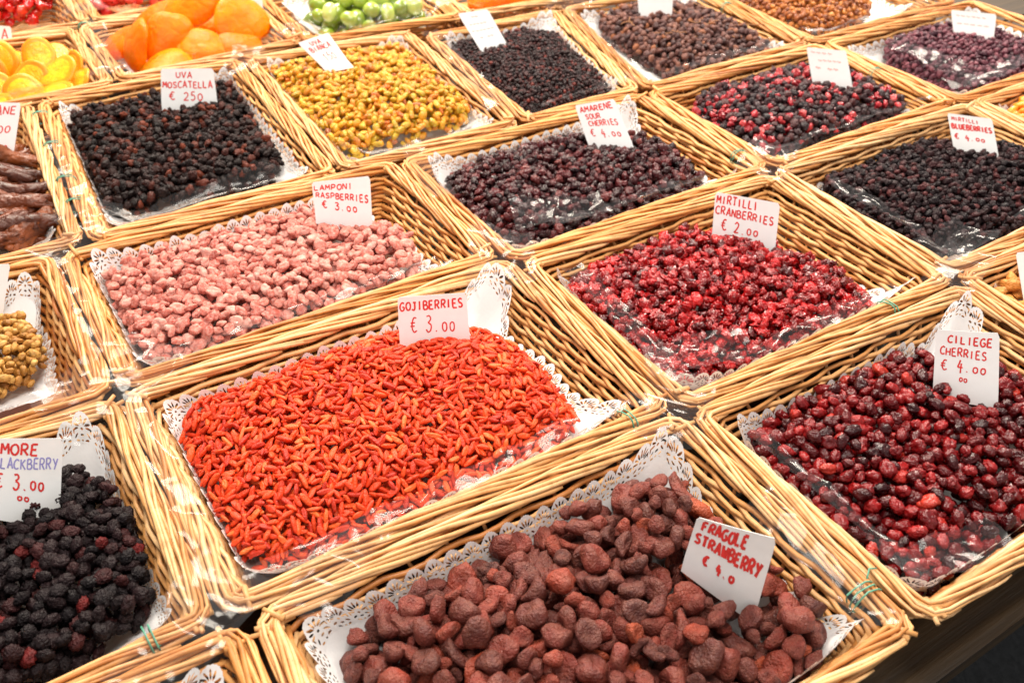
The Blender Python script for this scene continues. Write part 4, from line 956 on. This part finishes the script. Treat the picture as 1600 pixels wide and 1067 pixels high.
# lines: (text, x, y, width, height, slope, ink, stroke)
TEXT = {
 'goji': [('GOJIBERRIES', .03, .66, .93, .20, .03, 'red', 1), ('e 3.oo', .17, .12, .66, .36, .0, 'red', .8)],
 'moscat': [('UVA', .28, .74, .32, .17, -.02, 'red', 1), ('MOSCATELLA', .03, .42, .93, .18, .04, 'red', 1), ('e 250', .15, .06, .62, .24, .02, 'red', 1)],
 'bianca': [('UVA', .30, .76, .35, .14, .0, 'red', 1), ('BIANCA', .14, .52, .70, .17, .04, 'red', 1), ('150', .34, .12, .42, .28, 0, 'red', .7)],
 'rasp': [('LAMPONI', .03, .72, .68, .14, .03, 'red', .8), ('RASPBERRIES', .05, .50, .92, .15, -.05, 'red', .8), ('e 3.oo', .15, .20, .62, .20, .0, 'red', .8)],
 'sour': [('AMARENE', .08, .76, .84, .14, .06, 'red', .9), ('SOUR', .16, .56, .38, .13, .03, 'red', .8), ('CHERRIES', .18, .36, .70, .14, .05, 'red', .8), ('e 4.oo', .16, .06, .70, .20, .05, 'red', .8)],
 'cran': [('MIRTILLI', .03, .74, .66, .20, -.02, 'red', 1), ('CRANBERRIES', .03, .46, .92, .19, -.03, 'red', 1), ('e 2.oo', .14, .06, .60, .26, 0, 'red', 1)],
 'cherry': [('CILIEGE', .20, .78, .72, .13, -.03, 'red', .9), ('CHERRIES', .09, .56, .74, .14, -.04, 'red', .8), ('e 4.oo', .12, .28, .72, .19, .0, 'red', .8), ('oo', .40, .10, .15, .12, 0, 'red', .7)],
 'straw': [('FRAGOLE', .10, .74, .60, .20, -.03, 'red', 1.3), ('STRAWBERRY', .06, .44, .88, .20, -.05, 'red', 1.3), ('e 4.o', .22, .10, .45, .18, 0, 'red', 1.2)],
 'bb': [('MORE', .18, .76, .52, .16, .0, 'red', 1), ('BLACKBERRY', .10, .53, .86, .15, .06, 'blue', .7), ('e 3.oo', .14, .24, .66, .22, .02, 'red', .9), ('oo', .42, .08, .18, .10, 0, 'red', .8)],
 'ban': [('BANANE', .08, .76, .88, .14, .06, 'red', 1), ('6.00'.replace('6', 'e'), .30, .45, .60, .15, .04, 'red', .9), ('~~', .45, .20, .45, .10, 0, 'red', .7)],
 'blue': [('MIRTILLI', .08, .78, .62, .12, -.04, 'red', .8), ('BLUEBERRIES', .06, .50, .90, .17, -.02, 'red', 1.2), ('e 4.oo', .08, .14, .70, .18, -.04, 'red', 1)],
 'mix': [('~~~~', .1, .80, .55, .10, 0, 'faint', .7), ('~~~~~', .25, .55, .6, .12, 0, 'faint', .7), ('~ ~~', .15, .28, .6, .14, 0, 'faint', .9)],
 'curr': [('~~', .35, .78, .25, .10, 0, 'faint', .7), ('~~~~~', .15, .55, .6, .10, 0, 'faint', .7), ('~~~~~~', .1, .34, .8, .10, 0, 'faint', .7), ('~ ~~', .25, .10, .5, .12, 0, 'faint', .7)],
 'pur': [('~~~~~~', .1, .72, .7, .12, 0, 'faint', .7), ('-----', .1, .40, .8, .10, 0, 'faint', .9)],
 'ra': [], 'mul': [('~~', .55, .7, .3, .12, 0, 'blue', .7)], 'ora': [('~~~~~', .1, .5, .8, .1, 0, 'red', .8)],
 'lem': [('A', .80, .30, .16, .50, 0, 'red', 1.2)], 'apri': [],
}
TAGL = {'goji': 'white card reading GOJIBERRIES stuck in the orange-red goji berries', 'moscat': 'white card reading UVA MOSCATELLA in the black raisins', 'bianca': 'tilted white card reading UVA BIANCA in the golden raisins',
 'rasp': 'white card reading LAMPONI RASPBERRIES behind the pink berries', 'sour': 'tilted white card reading AMARENE SOUR CHERRIES', 'cran': 'white card reading MIRTILLI CRANBERRIES behind the bright red berries',
 'cherry': 'white card reading CILIEGE CHERRIES in the wine-red cherries', 'straw': 'leaning pale card reading FRAGOLE STRAWBERRY in the front heap', 'bb': 'white card reading MORE BLACKBERRY at the left edge',
 'ban': 'white card reading BANANE by the brown bananas at the left edge', 'blue': 'white card reading MIRTILLI BLUEBERRIES in the dark blueberries', 'mix': 'white card with faint writing behind the mixed berries',
 'curr': 'tilted white card with faint lines in the tiny black currants', 'pur': 'white card with faint lines behind the purple berries at the upper right', 'ra': 'small blank white card at the back of the stalky raisins',
 'mul': 'white card behind the mulberries, cut by the left edge of the photo', 'ora': 'white card standing behind the orange candied halves', 'lem': 'white card behind the yellow lemon slices in the top left', 'apri': 'white card in the orange pieces at the right edge'}
def tag(key):
    q = [Vector(p) for p in TAGQ[key]]; q = [Vector((p.x, p.y, p.z + RZ)) for p in q]
    TL, TR, BR, BL = q; dn = ((BL - TL) + (BR - TR)).normalized(); rg = random.Random(sum(map(ord, key)))
    n = (TR - TL).cross(BL - TL).normalized()       # towards the back of the card
    if n.dot(Vector((0, 0, RZ + .62)) - TL) > 0 and False: n = -n
    camp = Vector((CAMS.x, CAMS.y, CAMS.z)); 
    if n.dot(camp - TL) < 0: n = -n                 # now n faces the viewer's side
    ext = .016; bow = rg.uniform(-.0012, .0020)
    o_ = (BL + BR) / 2
    def P(x, y, off=0.0):       # x 0..1 left to right, y 0..1 bottom to top
        a = BL.lerp(BR, x); b = TL.lerp(TR, x); p = a.lerp(b, y) if y >= 0 else a + dn * (-y)
        return p + n * (off + bow * 4 * x * (1 - x) + .0012 * max(y, 0) ** 3) - o_
    V, F = [], []; nx = 8; ys = [-ext, 0, .25, .5, .75, .92, 1.0]
    for side in (0, 1):
        for y in ys:
            for i in range(nx + 1):
                x = i / nx
                if y == 1.0: x = .03 + .94 * x
                V.append(P(x, y, -.00045 * side))
    m = nx + 1; r = len(ys)
    for j in range(r - 1):
        for i in range(nx):
            a = j * m + i; F.append((a, a + 1, a + m + 1, a + m)); b = a + r * m; F.append((b, b + m, b + m + 1, b + 1))
    per = [i for i in range(m)] + [j * m + nx for j in range(1, r)] + [(r - 1) * m + i for i in range(nx - 1, -1, -1)] + [j * m for j in range(r - 2, 0, -1)]
    for k in range(len(per)):
        a, b = per[k], per[(k + 1) % len(per)]; F.append((a, a + r * m, b + r * m, b))
    e = link('price_card', mesh_from('price_card', V, F, CARD, False), None, TM @ Matrix.Translation(o_))
    props(e, TAGL[key], 'price card', 'handwritten price cards in the fruit')
    Wd = (TR - TL).length; Ht = (TL - BL).length; byink = {}
    for (txt, x0, y0, w_, h_, sl, ink, sw) in TEXT[key]:
        n_ch = len(txt); adv = w_ / n_ch; hw = .00085 * sw
        VV, FF = byink.setdefault(ink, ([], []))
        for ci, ch in enumerate(txt):
            if ch == ' ': continue
            cx = x0 + ci * adv + rg.uniform(-.04, .04) * adv; cy = y0 + sl * ci / n_ch + rg.uniform(-.05, .05) * h_; cw = adv * (.74 if ch not in 'I1.' else .6)
            chh = h_ * (rg.uniform(.92, 1.06)); shear = rg.uniform(-.02, .12)
            for st in GL[ch]:
                pts = catmull(st, 4) if len(st) > 2 else [st[0], ((st[0][0] + st[1][0]) / 2 + rg.uniform(-.03, .03), (st[0][1] + st[1][1]) / 2), st[1]]
                pp = [((cx + (p[0] + shear * p[1]) * cw) * Wd, (cy + p[1] * chh) * Ht) for p in pts]
                L = []
                for i in range(len(pp)):
                    a, b = pp[max(i - 1, 0)], pp[min(i + 1, len(pp) - 1)]; dx, dy = b[0] - a[0], b[1] - a[1]; l = math.hypot(dx, dy) or 1
                    ww = hw * rg.uniform(.85, 1.15) ; L.append(((pp[i][0] - dy / l * ww, pp[i][1] + dx / l * ww), (pp[i][0] + dy / l * ww, pp[i][1] - dx / l * ww)))
                b0 = len(VV)
                for l, r_ in L:
                    for c in (l, r_): VV.append(P(c[0] / Wd, c[1] / Ht, .00025))
                FF += [(b0 + 2 * i, b0 + 2 * i + 1, b0 + 2 * i + 3, b0 + 2 * i + 2) for i in range(len(L) - 1)]
    for ink, (VV, FF) in byink.items():
        if VV: link('handwriting', mesh_from('handwriting', VV, FF, INK[ink], False), e)
for k in TAGQ: tag(k)

# ------------------------------------------------------------ green wire ties round the rims
TIES = [(.104, 1.50, 1, 'uppermost green wire tie on the left rim of the muscat raisins'), (.098, 1.385, 1, 'green wire tie second from the top on the left rim of the muscat raisins'), (.092, 1.27, 1, 'green wire tie above the lowest one on the left rim of the muscat raisins'),
        (.089, 1.20, 1, 'lowest green wire tie on the left rim of the muscat raisins'), (.80, .476, 0, 'green wire tie on the front rim of the cranberry basket'), (.478, .232, 1, 'green wire looped round the rim at the front corner of the strawberries'),
        (.445, .490, 0, 'green tie on the front rim of the goji basket'), (-.010, .494, 0, 'green tie on the front rim of the blackberry basket'), (.912, .835, 1, 'green tie on the right rim of the sour cherry basket'),
        (1.308, .93, 1, 'green tie on the right rim of the mixed berries'), (.25, 1.855, 1, 'green tie behind the orange candied halves'), (1.318, 1.30, 1, 'green tie on the rim left of the amber raisins')]
for i, (x, y, d, lab) in enumerate(TIES):
    rg = random.Random(i); path = []; turns = 1.9 if i != 5 else 3.2
    for k in range(int(turns * 14)):
        th = k / 14 * 2 * math.pi; r = .0125 + .0012 * math.sin(k * 1.7) + (.003 * (k % 5) / 5 if i == 5 else 0); al = (k / 14 - turns / 2) * .0045
        a = math.cos(th) * r; z = math.sin(th) * r * .86
        path.append(Vector((a, al, z)) if d else Vector((al, a, z)))
    t0 = path[-1]; path += [t0 + Vector((.006, .004, .004)), t0 + Vector((.013, .002, .002))]
    V, F = tube(path, .0008, 5)
    props(link('wire_tie', mesh_from('wire_tie', V, F, GREEN), None, TM @ Matrix.Translation((x, y, RZ - .001))), lab, 'wire tie', 'green wire ties on the basket rims')

# ------------------------------------------------------------ larger candied fruit placed one by one
LEMF = fruit_mat('candied_lemon_rind', [(0, (.78, .27, .004)), (1, (.84, .36, .006))], rough=.3, mott=.15, mscale=60, spec=.35, sss=.6, sscale=.006)
LEMP = fruit_mat('candied_lemon_pulp', [(0, (.82, .46, .008)), (1, (.86, .54, .02))], rough=.22, mott=.25, mscale=70, spec=.4, sss=.6, sscale=.006, wrinkle=.004, wscale=90)
ORM = fruit_mat('candied_orange_flesh', [(0, (.78, .145, .0)), (.5, (.82, .185, .0)), (1, (.84, .23, .001))], rough=.3, mott=.25, mscale=30, spec=.14, sss=.8, sscale=.01, bump=.0005, wrinkle=.006, wscale=35)
def disc(R, h, bulge, sub=28):
    V, F = [], []; prof = [(0, h), (.5, h * 1.0), (.8, h * .95), (.90, h * .8), (.96, h * .5), (1, 0), (.96, -h * .5), (.9, -h * .8), (.5, -h), (0, -h)]
    for r, z in prof:
        for k in range(sub):
            a = 2 * math.pi * k / sub; rr = r * R * (1 + .05 * math.sin(2 * a + .5) + .02 * math.sin(5 * a)); V.append((rr * math.cos(a), rr * math.sin(a), z + bulge * (r * r) * math.sin(2 * a)))
    for j in range(len(prof) - 1):
        for k in range(sub): F.append((j * sub + k, (j + 1) * sub + k, (j + 1) * sub + (k + 1) % sub, j * sub + (k + 1) % sub))
    return V, F
LEM = [(.163, 1.665, .000, .027, 22, -12, 'round yellow lemon slice lying face up at the front right, largest in view'), (.150, 1.755, .002, .024, 38, 20, 'lemon slice tilted back behind the face-up one'),
       (.085, 1.760, .004, .030, 55, 10, 'big lemon slice standing near the card'), (.060, 1.725, -.004, .028, 50, 15, 'lemon slice leaning at the left of the heap'), (.196, 1.690, -.006, .022, 60, -50, 'lemon slice on edge by the right rim'),
       (.185, 1.640, -.016, .026, 25, -30, 'lemon slice low in the front right corner'), (.120, 1.680, -.008, .026, 40, 5, 'lemon slice just left of the face-up one'), (.100, 1.640, -.014, .028, 30, 8, 'lemon slice lying low at the front'),
       (.145, 1.615, -.018, .026, 20, -10, 'lemon slice lowest at the front rim'), (.060, 1.665, -.012, .028, 35, 20, 'lemon slice behind the banana card'), (.030, 1.70, -.010, .028, 30, 0, 'lemon slice at the left edge of the photo'),
       (.05, 1.62, -.020, .028, 20, 0, 'lemon slice in the front left of the heap'), (.0, 1.65, -.016, .028, 15, 10, 'lemon slice outside the left edge'), (.02, 1.77, -.012, .028, 15, 10, 'lemon slice half behind the card'), (.10, 1.80, -.016, .026, 15, 10, 'lemon slice at the back rim'), (.175, 1.79, -.020, .026, 12, 10, 'lemon slice in the back right corner')]
for i, (x, y, z, R, tx, ty, lab) in enumerate(LEM):
    R *= 1.22; V, F = disc(R, .0036, .004); V2, F2 = disc(R * .82, .0041, .0027)
    mw = TM @ Matrix.Translation((x, y, RZ + z)) @ Matrix.Rotation(-ANG, 4, 'Z') @ Matrix.Rotation(math.radians(tx + 8), 4, 'X') @ Matrix.Rotation(math.radians(ty), 4, 'Y') @ Matrix.Rotation(i * 1.1, 4, 'Z')
    o = link('candied_lemon_slice', mesh_from('candied_lemon_slice', V, F, LEMF), None, mw); props(o, 'candied ' + lab, 'lemon slice', 'candied lemon slices in the top left basket')
    link('pulp', mesh_from('pulp', V2, F2, LEMP), o)
def shell(R, H, th, seed):
    """thick hollow half of a candied fruit"""
    V, F = [], []; m, n = 12, 32; rs = random.Random(seed); g = rs.uniform(0, 20)
    for lay in (0, 1):
        for j in range(m + 1):
            f = j / m * math.pi / 2
            for k in range(n):
                a = 2 * math.pi * k / n; rr = (R - lay * th) * math.sin(f) if j < m or lay else R
                w_ = 1 + .22 * noise.noise(Vector((math.cos(a) * 1.1, math.sin(a) * 1.1, g + f * .8))) + .05 * noise.noise(Vector((math.cos(a) * 3, math.sin(a) * 3, g + f * 2)))
                rr = (R - lay * th) * math.sin(f) * w_
                V.append((rr * math.cos(a) * 1.15, rr * math.sin(a) * .9, (H - lay * th) * math.cos(f) + .05 * R * math.sin(2 * a + g) * math.sin(f)))
    L = (m + 1) * n
    for lay in (0, 1):
        for j in range(m):
            for k in range(n):
                q_ = (j * n + k, (j + 1) * n + k, (j + 1) * n + (k + 1) % n, j * n + (k + 1) % n); q_ = tuple(v + lay * L for v in q_); F.append(q_ if lay == 0 else q_[::-1])
    for k in range(n): F.append((m * n + k, L + m * n + k, L + m * n + (k + 1) % n, m * n + (k + 1) % n))
    return V, F
ORA = [(.300, 1.675, .012, .034, 55, -40, 80, 'candied orange half standing upright at the left of its basket'), (.352, 1.672, .010, .038, 60, 25, 60, 'candied orange half leaning against the upright one'),
       (.420, 1.735, .040, .044, 40, -15, 20, 'biggest candied orange half, arching highest at the back'), (.490, 1.680, .018, .044, 35, 42, 50, 'candied orange half leaning down to the right rim'),
       (.395, 1.640, -.004, .038, 30, 5, 0, 'candied orange half lying low at the front rim'), (.330, 1.625, -.014, .036, 15, 0, 30, 'candied orange half low in the front left corner'), (.455, 1.630, -.010, .038, 20, 15, 0, 'candied orange half low in the front right corner'),
       (.300, 1.745, -.004, .040, 20, -20, 0, 'candied orange half at the back left'), (.48, 1.765, -.006, .042, 20, 10, 0, 'candied orange half in front of the white card'), (.37, 1.76, .01, .04, 40, -10, 10, 'candied orange half behind the leaning one')]
for i, (x, y, z, R, rx, ry, rz, lab) in enumerate(ORA):
    R *= 1.2; V, F = shell(R, R * .40, .008, i)
    mw = TM @ Matrix.Translation((x, y, RZ + z)) @ Matrix.Rotation(-ANG, 4, 'Z') @ Matrix.Rotation(math.radians(rx), 4, 'X') @ Matrix.Rotation(math.radians(ry), 4, 'Y') @ Matrix.Rotation(math.radians(rz), 4, 'Z')
    props(link('candied_orange_half', mesh_from('candied_orange_half', V, F, ORM), None, mw), lab, 'candied fruit', 'big orange candied halves')
V, F = shell(.072, .05, .02, 44)
props(link('candied_orange_ring', mesh_from('candied_orange_ring', V, F, ORM), None, TM @ Matrix.Translation((1.005, 1.60, RZ - .02)) @ Euler((.0, 0, 0)).to_matrix().to_4x4()), 'wide orange candied fruit under film at the top edge', 'candied fruit')
random.seed(3)
BANM = fruit_mat('dried_banana_skin', [(0, (.07, .014, .004)), (.6, (.15, .032, .008)), (1, (.24, .06, .014))], rough=.3, spec=.3, mott=.45, mscale=60, wrinkle=.010, wscale=55, bump=.0006, coat=.1)
for i, (x, y, z, L, yaw, tl) in enumerate([(.020, 1.40, .004, .055, -50, 10), (.005, 1.36, .004, .06, -40, 5), (.030, 1.345, -.004, .05, -30, 12), (-.01, 1.31, .004, .06, -55, 6), (.026, 1.29, -.004, .055, -20, 6), (.00, 1.25, .002, .055, -10, 4),
                                 (.030, 1.235, -.008, .05, 10, 5), (.01, 1.20, -.006, .055, 0, 5), (.04, 1.20, -.014, .05, 40, 5), (-.05, 1.38, -.004, .06, -30, 0), (-.06, 1.32, .0, .06, -30, 0), (-.05, 1.25, -.006, .06, -10, 0), (-.06, 1.20, -.010, .06, 0, 0),
                                 (-.02, 1.43, -.012, .05, 0, 0), (.03, 1.43, -.018, .04, 20, 0), (.01, 1.28, -.022, .06, 80, 0), (.01, 1.36, -.022, .06, 80, 0), (-.03, 1.22, -.026, .06, 80, 0), (.035, 1.315, -.020, .045, 90, 0)] + [(random.uniform(-.08, .04), random.uniform(1.17, 1.43), random.uniform(-.024, -.004), random.uniform(.035, .05), random.uniform(-70, 40), random.uniform(-5, 10)) for _ in range(22)]):
    path = []; rad = []; b = .25 * (-1 if i % 2 else 1)
    for k in range(15):
        t_ = k / 14 * 2 - 1; path.append(Vector((t_ * L, b * L * t_ * t_, .002 * math.sin(t_ * 4 + i)))); rad.append(.0088 * (max(0, 1 - abs(t_) ** 2.6)) ** .5 * (1 + .14 * noise.noise(Vector((t_ * 3, i, 0)))) + .0008)
    V, F = tube(path, rad, 12)
    V = [v * (1 + .95 * abs(noise.noise(Vector((v.x * 28, v.y * 150 + i, v.z * 150))))) for v in V]
    mw = TM @ Matrix.Translation((x, y, RZ + z)) @ Euler((0, math.radians(tl), math.radians(yaw)), 'XYZ').to_matrix().to_4x4()
    props(link('dried_banana', mesh_from('dried_banana', V, F, BANM), None, mw), 'wrinkled brown dried banana in the pile at the left edge', 'dried banana', 'dried bananas piled at the left edge')
# raisin stalks in the stalky heap
STM = plain('raisin_stalk', (.30, .12, .04), .6, 100, .2)
x0, y0, st_, h_, D_ = HM['ra']
for i in range(26):
    rg = random.Random(900 + i); x = rg.uniform(1.08, 1.27); y = rg.uniform(1.13, 1.38); iy, ix = int((y - y0) / st_), int((x - x0) / st_)
    if D_[iy, ix] < .01: continue
    z = h_[iy, ix] + .001; p = Vector((0, 0, 0)); path = [p]; a = rg.uniform(0, 6.28)
    for k in range(6): a += rg.uniform(-.6, .6); p = p + Vector((math.cos(a), math.sin(a), rg.uniform(-.1, .35))) * .006; path.append(p)
    V, F = tube(path, .0009, 5)
    props(link('raisin_stalk', mesh_from('raisin_stalk', V, F, STM), None, TM @ Matrix.Translation((x, y, RZ + z))), 'thin orange-brown stalk lying on the brown stalky raisins', 'stalk', 'stalks among the stalky raisins')
